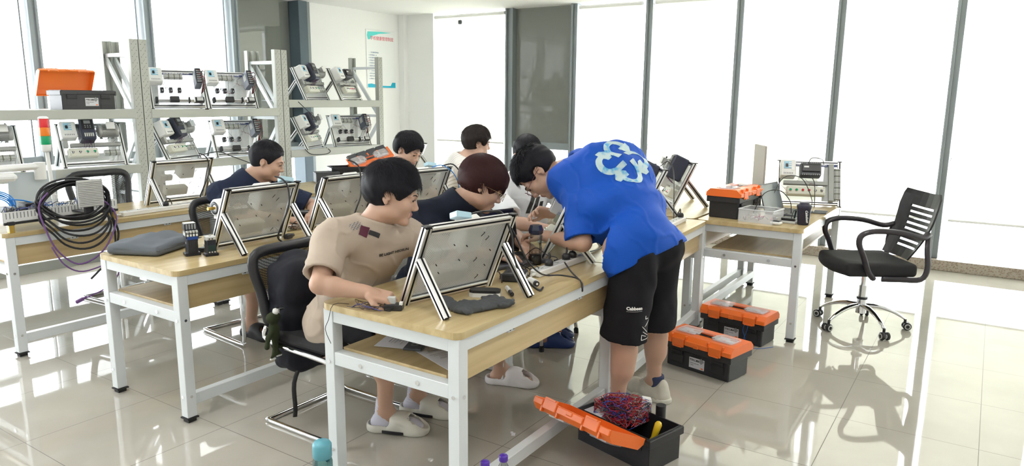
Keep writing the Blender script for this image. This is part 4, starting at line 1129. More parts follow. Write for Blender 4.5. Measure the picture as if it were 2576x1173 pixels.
def foot_prims(s,an,dr,r=.034):
    an=NP(an,); d=nrm([dr[0],dr[1],0]); z0=an[2]
    s.cap(an,an*[1,1,0]+[0,0,.045]-d*.02,r,.032,.02); s.cap(an*[1,1,0]+[0,0,.034]-d*.035,an*[1,1,0]+[0,0,.028]+d*.10,.030,.030,.02); s.cap(an*[1,1,0]+[0,0,.028]+d*.06,an*[1,1,0]+[0,0,.024]+d*.155,.034,.022,.02); s.cap(an,an*[1,1,0]+[0,0,.03]+d*.09,.032,.028,.03)
    x=NP([-d[1],d[0],0])
    for i,o in enumerate((.026,.012,0,-.012,-.024)): s.cap(an*[1,1,0]+[0,0,.026]+d*.145+x*o,an*[1,1,0]+[0,0,.022]+d*(.178-.005*i)+x*o,.011-.0015*(i>0),.0095-.0015*(i>0),.004)
def person(label,q,group=None):
    """q: dict of joints in room coordinates"""
    P=NP(q['pelvis'],float); org=NP([P[0],P[1],0.]); t=thing('person',label,'person',tuple(org))
    c=NP(q['head'],float); R=rotm(None,q['face'],q['up']); sc=q.get('hs',1.); vox=q.get('vox',.005); N=NP(q['neck'],float)
    sh=[NP(v,float) for v in q['sh']]; el=[NP(v,float) for v in q['el']]; wr=[NP(v,float) for v in q['wr']]
    B=q.get('bulk',1.); wx=nrm(sh[1]-sh[0]); sp=N-P; spn=nrm(sp); fwd=nrm(np.cross(spn,wx))  # wx right->left ; fwd out of the chest
    if q.get('flip'): fwd=-fwd
    Rt=np.stack([wx,np.cross(spn,wx),spn],1)
    ch=P+sp*.70; be=P+sp*.36
    s=S(vox); head_prims(s,c,R,sc,q.get('fat',1.))
    hb=c+R@(NP([0,-.028,-.055])*sc); s.cap(N,hb,.058*B**.5,.052,.03); s.cap(N+fwd*.01,c+R@(NP([0,.0,-.06])*sc),.05,.045,.03)
    def torso(s,g,low=1.):
        s.ell(ch,NP([.152*B,.098*B,.17])+g,Rt,.05); s.ell(be,NP([.135*B,.100*B,.17])+g,Rt,.05); s.ell(P,NP([.158*B,.112*B,.115])*low+g,Rt,.05)
        for i in (0,1): s.cap(N-spn*.03+(sh[i]-N)*.25,sh[i],.052+g,.05+g,.04)
    torso(s,0)
    for i in (0,1):
        s.cap(sh[i],el[i],.047*B,.038*B,.02); m=el[i]+(wr[i]-el[i])*.3; s.cap(el[i],m,.038*B,.039*B,.015); s.cap(m,wr[i],.039*B,.026*B**.5,.015)
        hd=q.get('hd',[None,None])[i]
        if hd is None: hd=(wr[i]-el[i],(0,0,-1),.35)
        hand_prims(s,wr[i],hd[0],hd[1],(-1,1)[i],hd[2],1.)
        h,k,a=[NP(q[n][i],float) for n in ('hip','knee','ankle')]
        s.cap(h,k,.080*B,.054*B,.03); s.cap(k,a,.050*B,.034,.03); cf=k+(a-k)*.32; bk=-nrm([q['toe'][i][0],q['toe'][i][1],0])*.022
        s.cap(cf+bk-(a-k)*.1,cf+bk+(a-k)*.18,.047*B,.040*B,.04); foot_prims(s,a,q['toe'][i])
    def mf(V):
        l=((V-c)@R)/sc; return ((np.abs(l[:,0])<.023)&(l[:,1]>.086)&(l[:,2]<-.0545)&(l[:,2]>-.0755)).astype(int)
    VF=s.mesh(); netobj('body',VF,[q.get('skin',SKIN),LIP],t,mf,1,org)
    hair(q.get('seed',1),c,R,sc,t,org,q['hair'],q.get('hm',HBLK),q.get('hvox',.0042),5200 if 'hvox' in q else 2600); face_bits(c,R,sc,t,org,q.get('glasses'))
    # shirt
    g=q.get('loose',.022); s=S(q.get('cvox',.008)); torso(s,g,q.get('hemw',1.))
    for e in q.get('shirt_extra',[]): s.ell(e[0],e[1],Rt if len(e)<3 else e[2],.06)
    if 'hem' in q: s.ell(NP(q['hem'],float),NP(q.get('hemr',(.185,.14,.10)),float),Rt,.06)
    ends=[]
    for i in (0,1):
        f=q.get('sleeve',.62); e=sh[i]+(el[i]-sh[i])*f; s.cap(sh[i],e+(e-sh[i])*.12,.054*B+g*.25,.066*B+g*.45,.035); ends.append((e,nrm(el[i]-sh[i])))
    cd=nrm(hb-N); cr=.064*B**.5; s.cap(N-cd*.02,N+cd*.034,cr+.026,cr+.017,.022)
    s.cap(N-cd*.0,N+cd*.12,cr-.003,cr+.001,.004,'s'); s.cap(N+fwd*.03+cd*.028,c+R@(NP([0,.01,-.05])*sc),.052,.062,.008,'s')
    for i in (0,1): s.cap(ends[i][0]-ends[i][1]*.05,ends[i][0]+ends[i][1]*.12,.050*B,.066*B,.006,'s')
    hz=q.get('hemcut')
    def cut(Pp):
        o=np.full(len(Pp),-1.)
        for e,d in ends:
            rel=Pp-e; near=(np.linalg.norm(rel,axis=1)<.19); o=np.maximum(o,np.where(near&((Pp-P)@nrm(NP(e)-ch)>-1),rel@d,-1))
        nn=np.linalg.norm(Pp-N-cd*.03,axis=1)<.12; o=np.maximum(o,np.where(nn,(Pp-N)@cd-.030-((Pp-N)@fwd)*-.25,-1))
        if hz is not None:
            hp,hn=hz; o=np.maximum(o,(Pp-NP(hp))@nrm(hn))
        return o
    fa=q.get('fold',.0045); sd=q.get('seed',1)
    def disp(Pp):
        w=wav(Pp*[1,1,1.3],sd,20,1.); fe=np.clip((np.linalg.norm(Pp-N,axis=1)-.09)/.09,0,1)
        for e_,_ in ends: fe=fe*np.clip((np.linalg.norm(Pp-e_,axis=1)-.03)/.06,.25,1)
        return fe*(fa*(np.sign(w)*np.abs(w)**.7)*.9-fa*1.1*np.exp(-(wav(Pp,sd+9,26,1.)/.30)**2)+fa*.5)
    VF=s.mesh(disp=disp,cut=cut); netobj('shirt',VF,q['shirt'],t,q.get('shirtmf'),1,org)
    # shorts
    if q.get('shorts') is not None:
        s=S(.008); s.ell(P,NP([.165*B,.12*B,.12])+.012,Rt,.04); 
        for i in (0,1):
            h,k=NP(q['hip'][i],float),NP(q['knee'][i],float); f=q.get('shortlen',.85); e=h+(k-h)*f
            s.cap(h,e+(k-h)*.06,.092*B,.080*B+q.get('flare',.0),.03); s.cap(e-(k-h)*.12,e+(k-h)*.3,.060*B,.070*B+q.get('flare',.0),.006,'s')
        def cut2(Pp):
            o=np.full(len(Pp),-1.)
            for i in (0,1):
                h,k=NP(q['hip'][i],float),NP(q['knee'][i],float); e=h+(k-h)*q.get('shortlen',.85); rel=Pp-e; o=np.maximum(o,np.where(np.linalg.norm(rel,axis=1)<.17,rel@nrm(k-h),-1))
            if hz is not None: o=np.maximum(o,-((Pp-NP(hz[0]))@nrm(hz[1]))-.02)
            return o
        netobj('shorts',s.mesh(disp=lambda Pp: wav(Pp,sd+20,30,.003),cut=cut2),q['shorts'],t,None,1,org)
    return t,org
def slide(t,org,an,dr,m,inner,charm=None,side_pad=False):
    """slip-on slide under one foot"""
    an=NP(an,float); d=nrm([dr[0],dr[1],0]); x=NP([-d[1],d[0],0]); b=an*[1,1,0]; R=np.stack([x,d,NP([0,0,1.])],1)
    s=S(.005); s.cap(b-d*.045+[0,0,.018],b-d*.045+[0,0,.02],.046,.046,.02); s.cap(b-d*.03+[0,0,.020],b+d*.155+[0,0,.020],.046,.052,.02); s.ell(b+d*.15+[0,0,.02],(.056,.065,.03),R,.02)
    s.ell(b+d*.075+[0,0,.055],(.056,.072,.045),R,.02); s.ell(b+d*.125+[0,0,.045],(.053,.055,.035),R,.02)
    s.ell(b+d*.06+[0,0,.050],(.043,.13,.036),R,.008,'s'); s.cap(b-d*.04+[0,0,.06],b-d*.05+[0,0,.12],.045,.06,.01,'s'); s.cap(b-d*.04+[0,0,.045],b+d*.14+[0,0,.045],.036,.040,.01,'s')
    s.ell(b+d*.195+[0,0,.066],(.044,.052,.036),R,.006,'s')
    def cutf(P): return -P[:,2]+.001
    sl=netobj('slide',s.mesh(cut=cutf),m,t,None,1,org)
    if inner is not None:
        g=G(); T=Matrix(((x[0],d[0],0,b[0]-org[0]),(x[1],d[1],0,b[1]-org[1]),(0,0,1,.0),(0,0,0,1)))
        g.prism([(.052,.0),(.056,.04),(.058,.08),(.055,.105),(-.055,.105),(-.058,.08),(-.056,.04),(-.052,0)],.008,.020,0,T); obj('arch_pad',g,inner,sl)
    if charm is not None:
        T=Matrix(((x[0],d[0],0,b[0]-org[0]+d[0]*.11-0*x[0]),(x[1],d[1],0,b[1]-org[1]+d[1]*.11),(0,0,1,.100),(0,0,0,1)))
        g=G(); g.lathe([(0,-.004),(.014,-.003),(.018,.003),(.014,.008),(0,.010)],(0,0,0),16,0,T); 
        for qx in (-1,1): g.lathe([(0,.0),(.006,.001),(.006,.006),(0,.008)],(qx*.013,.012,0),10,0,T)
        g.lathe([(0,.009),(.006,.009),(.005,.012),(0,.013)],(0,-.004,0),10,1,T); obj('charm',g,charm,sl)
    return sl
def socks(t,org,an,dr,m,top=.15,r=.040):
    an=NP(an,float); d=nrm([dr[0],dr[1],0]); b=an*[1,1,0]; s=S(.005)
    up=an+[0,0,top-an[2]]
    s.cap(b+[0,0,.06]-d*.01,up+[0,0,.0],.041,r,.02); s.cap(b+[0,0,.040]-d*.035,b+[0,0,.034]+d*.12,.036,.038,.02); s.ell(b+[0,0,.036]+d*.135,(.038,.052,.026),np.stack([NP([-d[1],d[0],0]),d,NP([0,0,1.])],1),.02)
    netobj('sock',s.mesh(disp=lambda P: .0012*np.sin(P[:,2]*420)*(P[:,2]>.06),cut=lambda P: P[:,2]-top),m,t,None,0,org)

C_BEIGE=fabric('beige_cotton',(.47,.39,.315)); C_NAVY=fabric('black_navy_cotton',(.010,.014,.026)); C_WHITE=fabric('white_cotton',(.72,.74,.76)); C_BLUE=fabric('royal_blue_jersey',(.006,.085,.50),600,.6)
C_BLKS=fabric('black_shorts_cloth',(.010,.010,.013),700); C_NAV2=fabric('navy_cotton',(.018,.026,.055)); SLD=mat('bone_foam',(.62,.60,.53),.6,bump=.1); SLW=mat('white_foam',(.74,.71,.72),.55); SLB=mat('navy_foam',(.02,.045,.16),.5)
SOCK=fabric('pale_lilac_sock',(.58,.57,.66),500)
def stripes():
    m,nt,b=nodes('cream_striped_knit'); tc=nt.nodes.new('ShaderNodeTexCoord'); w=nt.nodes.new('ShaderNodeTexWave'); w.inputs['Scale'].default_value=16; w.inputs['Distortion'].default_value=.6; w.bands_direction='DIAGONAL'
    nt.links.new(tc.outputs['Object'],w.inputs['Vector']); r=nt.nodes.new('ShaderNodeValToRGB'); r.color_ramp.elements[0].color=(.50,.47,.42,1); r.color_ramp.elements[1].color=(.74,.72,.68,1); r.color_ramp.elements[1].position=.4
    nt.links.new(w.outputs['Fac'],r.inputs[0]); nt.links.new(r.outputs[0],b.inputs['Base Color']); b.inputs['Roughness'].default_value=.9; return m
def az(a,z=0): return (math.cos(rad(a)),math.sin(rad(a)),z)

# 1 beige T-shirt, nearest
tP1,o1=person('person in a beige T-shirt seated at the nearest desk, leaning in, white sock in slides',dict(
  head=(2.212,2.07,1.150),face=az(-56,-.24),up=(.12,-.05,1),hs=1.08,hvox=.0032,neck=(2.165,2.140,1.020),sh=[(1.985,2.20,.985),(2.345,2.11,.955)],el=[(1.835,2.11,.835),(2.47,1.99,.84)],wr=[(1.925,1.945,.808),(2.30,1.93,.812)],
  hd=[((.06,-.12,-.03),(.2,0,-1),.55),((-.2,-.05,0),(0,0,-1),.4)],pelvis=(2.27,2.45,.535),hip=[(2.18,2.41,.53),(2.36,2.40,.53)],knee=[(2.22,2.13,.545),(2.47,2.13,.545)],ankle=[(2.315,2.245,.10),(2.545,2.25,.10)],toe=[az(-66),az(-72)],
  hair='tuft',seed=5,vox=.0035,shirt=C_BEIGE,loose=.032,cvox=.006,sleeve=.80,fold=.005,bulk=.98,shorts=C_BLKS,shortlen=.95,hem=(2.25,2.42,.50),hemr=(.17,.15,.09),hemw=1.05))
for a,d in (((2.315,2.245,.10),az(-66)),((2.545,2.25,.10),az(-72))): socks(tP1,o1,a,d,SOCK,.165,.040); slide(tP1,o1,a,d,SLD,BLK)
# 2 black shirt, reddish mop
tP2,o2=person('person with dark reddish bowl haircut and glasses in black T-shirt, leaning over front desk',dict(
  head=(2.865,2.08,1.125),face=az(-50,-.5),up=(.45,-.32,1),hs=1.08,hvox=.0036,neck=(2.805,2.165,1.045),sh=[(2.655,2.30,.975),(3.00,2.21,.94)],el=[(2.63,2.10,.83),(3.12,2.05,.83)],wr=[(2.78,1.95,.812),(3.02,1.92,.812)],
  pelvis=(3.0,2.55,.535),hip=[(2.90,2.48,.53),(3.10,2.48,.53)],knee=[(2.95,2.13,.53),(3.17,2.16,.53)],ankle=[(3.10,2.12,.085),(3.24,2.38,.085)],toe=[az(-70),az(-75)],
  hair='mop',seed=9,hm=HRED,vox=.0045,shirt=C_NAVY,loose=.028,sleeve=.8,fold=.004,shorts=C_BLKS,glasses=mat('gold_wire',(.5,.38,.2),.3,.9)))
for a,d in (((3.10,2.12,.085),az(-70)),((3.24,2.38,.085),az(-75))): slide(tP2,o2,a,d,SLW,None)
# 3 white T-shirt with three black bars
def mf3(V): return np.zeros(len(V),int)
tP3,o3=person('person with crew cut in white T-shirt with three black bars, half hidden behind blue shirt',dict(
  head=(3.735,2.37,1.205),face=az(-128,-.45),up=(-.25,-.35,1),hs=1.0,neck=(3.80,2.46,1.06),sh=[(3.61,2.53,.985),(3.98,2.38,.985)],el=[(3.50,2.32,.83),(3.99,2.14,.83)],wr=[(3.50,2.06,.81),(3.80,2.0,.81)],
  pelvis=(3.90,2.48,.535),hip=[(3.81,2.44,.53),(4.0,2.42,.53)],knee=[(3.75,2.22,.53),(3.98,2.20,.53)],ankle=[(3.74,2.25,.085),(3.89,2.34,.085)],toe=[az(-55),az(-55)],
  hair='crop',seed=13,vox=.0055,shirt=C_WHITE,loose=.03,sleeve=.85,shorts=C_BLKS))
ch_=mat('brown_bear_charm',(.35,.12,.05),.5); pk_=mat('pink_charm',(.7,.35,.35),.5)
for a,d in (((3.74,2.25,.085),az(-55)),((3.89,2.34,.085),az(-55))): slide(tP3,o3,a,d,SLB,None,[ch_,pk_])
# 4 blue T-shirt, standing and bent over the desk
tP4,o4=person('person in a bright blue T-shirt and black shorts, standing bent over the front desk',dict(
  head=(3.215,1.965,1.165),face=(-.35,.32,-.95),up=(-.35,.90,.16),hs=1.14,fat=1.06,hvox=.0034,neck=(3.335,1.80,1.20),sh=[(3.535,1.68,1.17),(3.135,1.69,1.065)],el=[(3.60,1.86,.94),(3.035,1.60,.865)],wr=[(3.42,2.02,.92),(3.05,1.81,.87)],
  hd=[((-.2,.1,.05),(-.6,-.3,-.5),.5),((-.02,.2,.03),(.1,.1,-1),.6)],
  pelvis=(3.155,1.345,.85),hip=[(3.265,1.31,.83),(3.065,1.33,.83)],knee=[(3.335,1.34,.44),(3.04,1.37,.44)],ankle=[(3.385,1.34,.10),(3.02,1.38,.10)],toe=[az(80),az(97)],
  hair='fade',seed=21,vox=.0039,shirt=C_BLUE,loose=.026,cvox=.006,sleeve=.94,fold=.0036,bulk=1.14,shorts=C_BLKS,shortlen=1.04,flare=.024,glasses=mat('dark_red_frame',(.10,.02,.03),.3),
  hemcut=((3.1,1.45,.71),(0,-.62,-1)),shirt_extra=[((3.15,1.36,.81),(.215,.125,.20),np.eye(3)),((3.15,1.34,.91),(.160,.11,.15),np.eye(3)),((3.20,1.45,1.04),(.18,.12,.12)),((3.22,1.56,.99),(.19,.14,.11)),((3.29,1.55,1.14),(.19,.15,.12)),((3.35,1.64,1.20),(.21,.15,.11))]))
for a_,d_ in (((3.385,1.34,.10),az(80)),((3.02,1.38,.10),az(97))):
    a_=NP(a_); d_=nrm([d_[0],d_[1],0]); b_=a_*[1,1,0]; x_=NP([-d_[1],d_[0],0]); R_=np.stack([x_,d_,NP([0,0,1.])],1)
    s=S(.0045); s.cap(b_-d_*.045+[0,0,.035],b_+d_*.11+[0,0,.035],.047,.050,.02); s.ell(b_+d_*.135+[0,0,.038],(.050,.07,.040),R_,.02); s.ell(b_+d_*.01+[0,0,.065],(.042,.075,.045),R_,.02); s.ell(b_-d_*.055+[0,0,.075],(.033,.028,.045),R_,.015)
    s.cap(b_+[0,0,.09]+d_*.0,b_+[0,0,.16],.034,.046,.008,'s')
    shoe=netobj('sneaker',s.mesh(disp=lambda P:.0012*np.sin((P@d_)*160)*(P[:,2]>.03)*(P[:,2]<.085)+wav(P,3,60,.0012),cut=lambda P:-P[:,2]+.004),[mat('worn_cream_leather',(.52,.49,.42),.6,bump=.2,vary=.15)],tP4,None,1,o4)
    s=S(.0045); s.cap(b_-d_*.055+[0,0,.012],b_+d_*.15+[0,0,.012],.047,.050,.02)
    netobj('sole',s.mesh(disp=lambda P:.0015*np.sin((P@d_)*260),cut=lambda P:np.maximum(-P[:,2]+.0005,P[:,2]-.026)),mat('pale_rubber_sole',(.60,.58,.50),.6),shoe,None,0,o4)
    g=G()
    for k in range(5):
        c_=b_-o4+d_*(.055+.018*k)+[0,0,.108-.011*k]; g.tube([tuple(c_-x_*.026-[0,0,.008]),tuple(c_),tuple(c_+x_*.026-[0,0,.008])],.0028,6)
    obj('laces',g,mat('pale_laces',(.62,.60,.54),.8),shoe)
    s=S(.005); s.cap(b_+[0,0,.08]-d_*.01,b_+[0,0,.122]-d_*.012,.040,.041,.01); netobj('sock',s.mesh(cut=lambda P:P[:,2]-.135),fabric('dark_blue_sock',(.04,.05,.10)),tP4,None,0,o4)
# 5 navy shirt at the left
tP5,o5=person('person with short black hair in a navy T-shirt behind the middle row desk at left',dict(
  head=(2.975,3.865,1.140),face=az(-52,-.28),up=(.12,-.05,1),hs=1.04,neck=(2.90,3.96,1.025),sh=[(2.73,4.03,.95),(3.07,3.88,.95)],el=[(2.72,3.80,.83),(3.22,3.72,.83)],wr=[(2.84,3.57,.812),(3.05,3.55,.812)],
  pelvis=(2.93,4.06,.535),hip=[(2.84,4.0,.53),(3.02,4.0,.53)],knee=[(2.82,3.83,.53),(3.06,3.83,.53)],ankle=[(2.82,3.92,.085),(3.06,3.92,.085)],toe=[az(-90),az(-85)],
  hair='crop',seed=31,vox=.005,shirt=C_NAV2,loose=.026,sleeve=.8,shorts=C_BLKS))
# 6 dark fringe at the back
tP6,o6=person('person with a thick dark fringe looking down, at the far end of the middle row',dict(
  head=(3.935,3.52,1.175),face=az(-88,-.42),up=(.1,-.2,1),hs=1.0,neck=(3.94,3.64,1.045),sh=[(3.76,3.69,.96),(4.12,3.69,.96)],el=[(3.72,3.5,.83),(4.18,3.5,.83)],wr=[(3.85,3.32,.812),(4.05,3.32,.812)],
  pelvis=(3.97,3.95,.535),hip=[(3.88,3.9,.53),(4.06,3.9,.53)],knee=[(3.87,3.83,.53),(4.07,3.83,.53)],ankle=[(3.87,3.9,.085),(4.07,3.9,.085)],toe=[az(-90),az(-85)],
  hair='tuft',seed=37,vox=.005,hm=HBLK,skin=SKINP,shirt=fabric('grey_cotton',(.35,.35,.36)),sleeve=.8,shorts=C_BLKS))
# 7 striped cream shirt
tP7,o7=person('person in a cream striped shirt facing right in front of the bright wall',dict(
  head=(4.77,3.515,1.19),face=az(-42,-.12),up=(.05,-.05,1),hs=1.04,neck=(4.70,3.60,1.055),sh=[(4.56,3.48,.985),(4.84,3.76,.985)],el=[(4.66,3.26,.86),(5.05,3.62,.86)],wr=[(4.86,3.12,.86),(5.12,3.38,.86)],
  pelvis=(4.72,3.86,.535),hip=[(4.65,3.80,.53),(4.82,3.86,.53)],knee=[(4.88,3.5,.53),(5.06,3.6,.53)],ankle=[(4.88,3.5,.085),(5.06,3.6,.085)],toe=[az(-45),az(-45)],
  hair='messy',seed=41,vox=.005,hm=HBRN,skin=SKINP,shirt=stripes(),loose=.034,sleeve=1.0,shorts=C_BLKS))

# prints on the clothes, laid onto the cloth surface
from mathutils.bvhtree import BVHTree
def child(t,name):
    return [c for c in t.children if c.name.split('.')[0]==name][0]
def project(o,pts,d,lift=.0022):
    bv=BVHTree.FromPolygons([tuple(v.co) for v in o.data.vertices],[tuple(p.vertices) for p in o.data.polygons]); out=[]
    for p in pts:
        h=bv.ray_cast(Vector(p),Vector(d)); out.append(None if h[0] is None else tuple(h[0]-Vector(d)*lift))
    return out
def decal(t,org,name,on,mask,c,d,up,w,h,res,m):
    """mask(u,v)->bool on a grid; c centre in room coords (in front of the cloth), d direction towards the cloth"""
    d=nrm(d); y=nrm(NP(up)-d*(NP(up)@d)); x=np.cross(d,y)
    n=int(w/res),int(h/res); us=(np.arange(n[0]+1)/n[0]-.5)*w; vs=(np.arange(n[1]+1)/n[1]-.5)*h
    pts=[tuple(NP(c)-org+x*u+y*v-d*.25) for v in vs for u in us]; pr=project(on,pts,d)
    g=G(); F=[]; W_=n[0]+1; used={}; V=[]
    for j in range(n[1]):
        for i in range(n[0]):
            if not mask((us[i]+us[i+1])/2,(vs[j]+vs[j+1])/2): continue
            q=[j*W_+i,j*W_+i+1,(j+1)*W_+i+1,(j+1)*W_+i]
            P=[pr[k] for k in q]
            if any(a is None for a in P): continue
            if max((Vector(P[a])-Vector(P[a-1])).length for a in range(4))>res*6: continue
            f=[]
            for k in q:
                if k not in used: used[k]=len(V); V.append(pr[k])
                f.append(used[k])
            F.append(f[::-1])
    g.add(V,F,0,True); return obj(name,g,m,on)
def textdecal(t,org,name,txt,size,on,c,d,up,m,bold=.0005):
    d=nrm(d); y=nrm(NP(up)-d*(NP(up)@d)); x=np.cross(d,y)
    o=lettering(name,txt,size,m,on,Matrix(),0,bold=bold)
    pts=[tuple(NP(c)-org+x*v.co.x+y*v.co.y-d*.25) for v in o.data.vertices]; pr=project(on,pts,d)
    for v,p in zip(o.data.vertices,pr):
        if p is not None: v.co=p
    return o
def arrow_mask(u,v):
    r=False
    for k in range(4):
        a=k*PI/2+.25; x=u*math.cos(a)+v*math.sin(a); y=-u*math.sin(a)+v*math.cos(a); x/=.125; y/=.125
        dx,dy=x+.56,y-.30; rr_=math.hypot(dx,dy); an=math.degrees(math.atan2(dy,dx))%360
        if .30<rr_<.53 and 80<an<268: r=True
        if -.60<x<-.34 and .10<y-0<.0: r=True
        if -.58<x<-.10 and -.23<y<.0 and abs(y+.115)<.115 and x<-.2: r=True
        if abs(x+.10)<.18 and False: r=True
        # arrow head at the upper end
        if .40<y<.98 and x>-.56 and x<-.56+.50-abs(y-.70)*1.0: r=True
    return r
def logo_mat():
    m,nt,b=nodes('pale_blue_print'); tc=nt.nodes.new('ShaderNodeTexCoord'); n=nt.nodes.new('ShaderNodeTexNoise'); n.inputs['Scale'].default_value=28; n.inputs['Detail'].default_value=4
    nt.links.new(tc.outputs['Object'],n.inputs['Vector']); r=nt.nodes.new('ShaderNodeValToRGB'); r.color_ramp.elements[0].color=(.10,.42,.72,1); r.color_ramp.elements[0].position=.34; r.color_ramp.elements[1].color=(.52,.66,.68,1); r.color_ramp.elements[1].position=.5
    nt.links.new(n.outputs['Fac'],r.inputs[0]); nt.links.new(r.outputs[0],b.inputs['Base Color']); b.inputs['Roughness'].default_value=.5; return m

sh4=child(tP4,'shirt'); n4=nrm((-.36,-.60,.72))
decal(tP4,o4,'back_print',sh4,arrow_mask,(3.265,1.545,1.19),-n4,(.12,.75,.60),.29,.29,.0014,logo_mat())
so4=child(tP4,'shorts'); ds=nrm((.80,.60,-.05))
textdecal(tP4,o4,'thigh_lettering','Cabbeen',.021,so4,(3.03,1.335,.60),ds,(0,0,1),WHT,.0012)
decal(tP4,o4,'thigh_underline',so4,lambda u,v:abs(v)<.0012,(3.03,1.335,.586),ds,(0,0,1),.075,.006,.0012,WHT)
def zig(u,v):
    x,y=u/.03,v/.06
    for (a,b,c,d) in ((-1,-1,1,-1),(-1,-1,-1,-.55),(-1,-.55,-.2,-.75),(-.8,-.3,.3,-.75),(-1,.15,.1,-.45),(-.5,.1,.3,.45),(-.2,.15,.5,.5),(-.4,.7,.1,.7),(-.4,.7,-.4,.95),(1,-1,1,-.1)):
        L=math.hypot(c-a,d-b); t=max(0,min(1,((x-a)*(c-a)+(y-b)*(d-b))/(L*L))); 
        if math.hypot((x-a-t*(c-a))*.03,(y-b-t*(d-b))*.06)<.0014: return True
    return False
decal(tP4,o4,'thigh_line_print',so4,zig,(3.085,1.285,.50),ds,(0,0,1),.064,.124,.0012,WHT)
sh1=child(tP1,'shirt'); d1=nrm((.50,.86,.0))
textdecal(tP1,o1,'chest_lettering','BE LIGHT HEOSUN',.017,sh1,(2.14,1.93,.885),nrm((.45,.85,.1)),(.0,.1,1),INK,.0006)
decal(tP1,o1,'maroon_patch',sh1,lambda u,v:abs(u+v)<.030 and abs(u-v)<.026,(2.03,2.02,1.055),nrm((.4,.8,-.45)),(-.3,.2,1),.07,.07,.0015,mat('maroon_patch',(.09,.012,.03),.7))
decal(tP1,o1,'black_patch',sh1,lambda u,v:abs(u+v)<.013 and abs(u-v)<.034,(2.062,1.99,1.045),nrm((.4,.8,-.45)),(-.3,.2,1),.07,.07,.0015,INK)
decal(tP1,o1,'shoulder_print',sh1,lambda u,v:(math.sin(u*400)*math.sin(v*520+u*90)>.3) and abs(u)<.028 and abs(v)<.016,(2.01,2.06,1.085),nrm((.4,.7,-.6)),(-.3,.2,1),.06,.04,.0013,mat('slate_print',(.10,.13,.2),.7))
sh3=child(tP3,'shirt')
def bars(u,v):
    x=u-.35*v
    for k,(x0,h) in enumerate(((-.050,.075),(-.008,.045),(.034,.012))):
        if x0<x<x0+.030 and -.055<v<h-.35*abs(0) : return True
    return False
decal(tP3,o3,'chest_bars',sh3,bars,(3.62,2.12,.90),nrm((.62,.78,.0)),(0,0,1),.20,.16,.0013,INK)
for a,d in (((2.82,3.92,.085),az(-90)),((3.06,3.92,.085),az(-85))): slide(tP5,o5,a,d,mat('black_foam',(.02,.02,.022),.6),None)
# ---------------------------------------------------------------- things on and around the desks
TZ=.752
def cable(name,label,P,r,m,n=8,group=None,k=5,cat='cable'):
    g=G(); g.tube(P,r,n,0,None,k); return tag(obj(name,g,m),label,cat,group)
# backpack hung on the first chair, bulging over the left side of the seat
s=S(.007); O_=(2.20,2.72,.20)
s.box((2.225,2.72,.56),(.075,.035,.17),None,.05,.05); s.box((2.20,2.70,.42),(.065,.035,.10),None,.045,.05); s.ell((2.225,2.73,.74),(.09,.06,.07),None,.05); s.box((2.28,2.70,.36),(.09,.04,.07),None,.05,.06)
s.cap((2.18,2.76,.79),(2.26,2.77,.80),.020,.024,.03)
tbp=thing('backpack','black backpack hung on the chair back behind the beige shirt student','backpack',O_)
netobj('bag_body',s.mesh(disp=lambda P: wav(P,4,18,.006)+wav(P,5,50,.002)),fabric('black_backpack_nylon',(.012,.013,.02),500,.7),tbp,None,1,O_)
g=G(); g.tube([(-.03,-.03,.20),(-.045,-.09,.12),(-.10,-.10,.02),(-.10,-.10,-.10),(-.105,-.10,-.15)],.011,6,0,None,4,flat=.25); obj('strap',g,BLK,tbp)
g=G(); g.tube([(-.11,-.03,.375),(-.10,-.06,.38),(-.07,-.075,.375)],.006,6); g.rod((-.11,-.03,.375),(-.11,-.03,.355),.006,mi=1); g.tube([(-.11+.012*math.cos(a),-.035,.350+.012*math.sin(a)) for a in [k*PI/5 for k in range(10)]],.0022,6,1,None,2,True); obj('zip_ring',g,[BLK,CHROME],tbp)
# dark green frog plush hanging from the backpack
FG=fabric('dark_green_plush',(.030,.038,.018),500,.95); FW=fabric('white_plush',(.70,.70,.68),500)
tf=thing('frog_plush','small dark green frog plush hanging from the black backpack','plush toy',(2.03,2.655,.385))
s=S(.0035); z=.0
s.ell((0,0,.17),(.034,.028,.024)); s.ell((-.022,-.012,.165),(.020,.018,.016)); s.ell((.0,.0,.105),(.024,.022,.036)); s.cap((0,0,.15),(0,0,.12),.012,.016)
s.cap((-.012,-.01,.125),(-.045,-.015,.085),.009,.008); s.cap((-.045,-.015,.085),(-.058,-.02,.045),.008,.012); s.cap((.014,.01,.125),(.022,.015,.06),.009,.009)
s.cap((-.004,-.004,.08),(-.006,-.006,.0),.012,.009); s.cap((.012,.006,.08),(.010,.006,.0),.012,.009); s.cap((-.006,-.006,-.002),(-.03,-.012,-.014),.008,.006); s.cap((.010,.006,-.002),(.03,.0,-.012),.008,.006)
netobj('plush_body',s.mesh(),FG,tf,None,1)
g=G(); g.lathe([(0,-.014),(.010,-.010),(.014,0),(.010,.010),(0,.014)],(.004,-.012,.196),14); obj('plush_eye',g,FW,tf)
g=G(); g.lathe([(0,-.014),(.010,-.010),(.014,0),(.010,.010),(0,.014)],(.022,.012,.192),14); obj('plush_eye',g,FW,tf)
g=G(); g.box((-.024,-.012,-.022),(.03,.012,.008),0,.003); g.box((.022,.002,-.020),(.03,.012,.008),0,.003); obj('plush_feet_cuffs',g,FW,tf)
g=G(); g.tube([(.01,0,.19),(.03,.01,.205),(.045,.02,.20)],.002,6); obj('hanging_loop',g,BLK,tf)

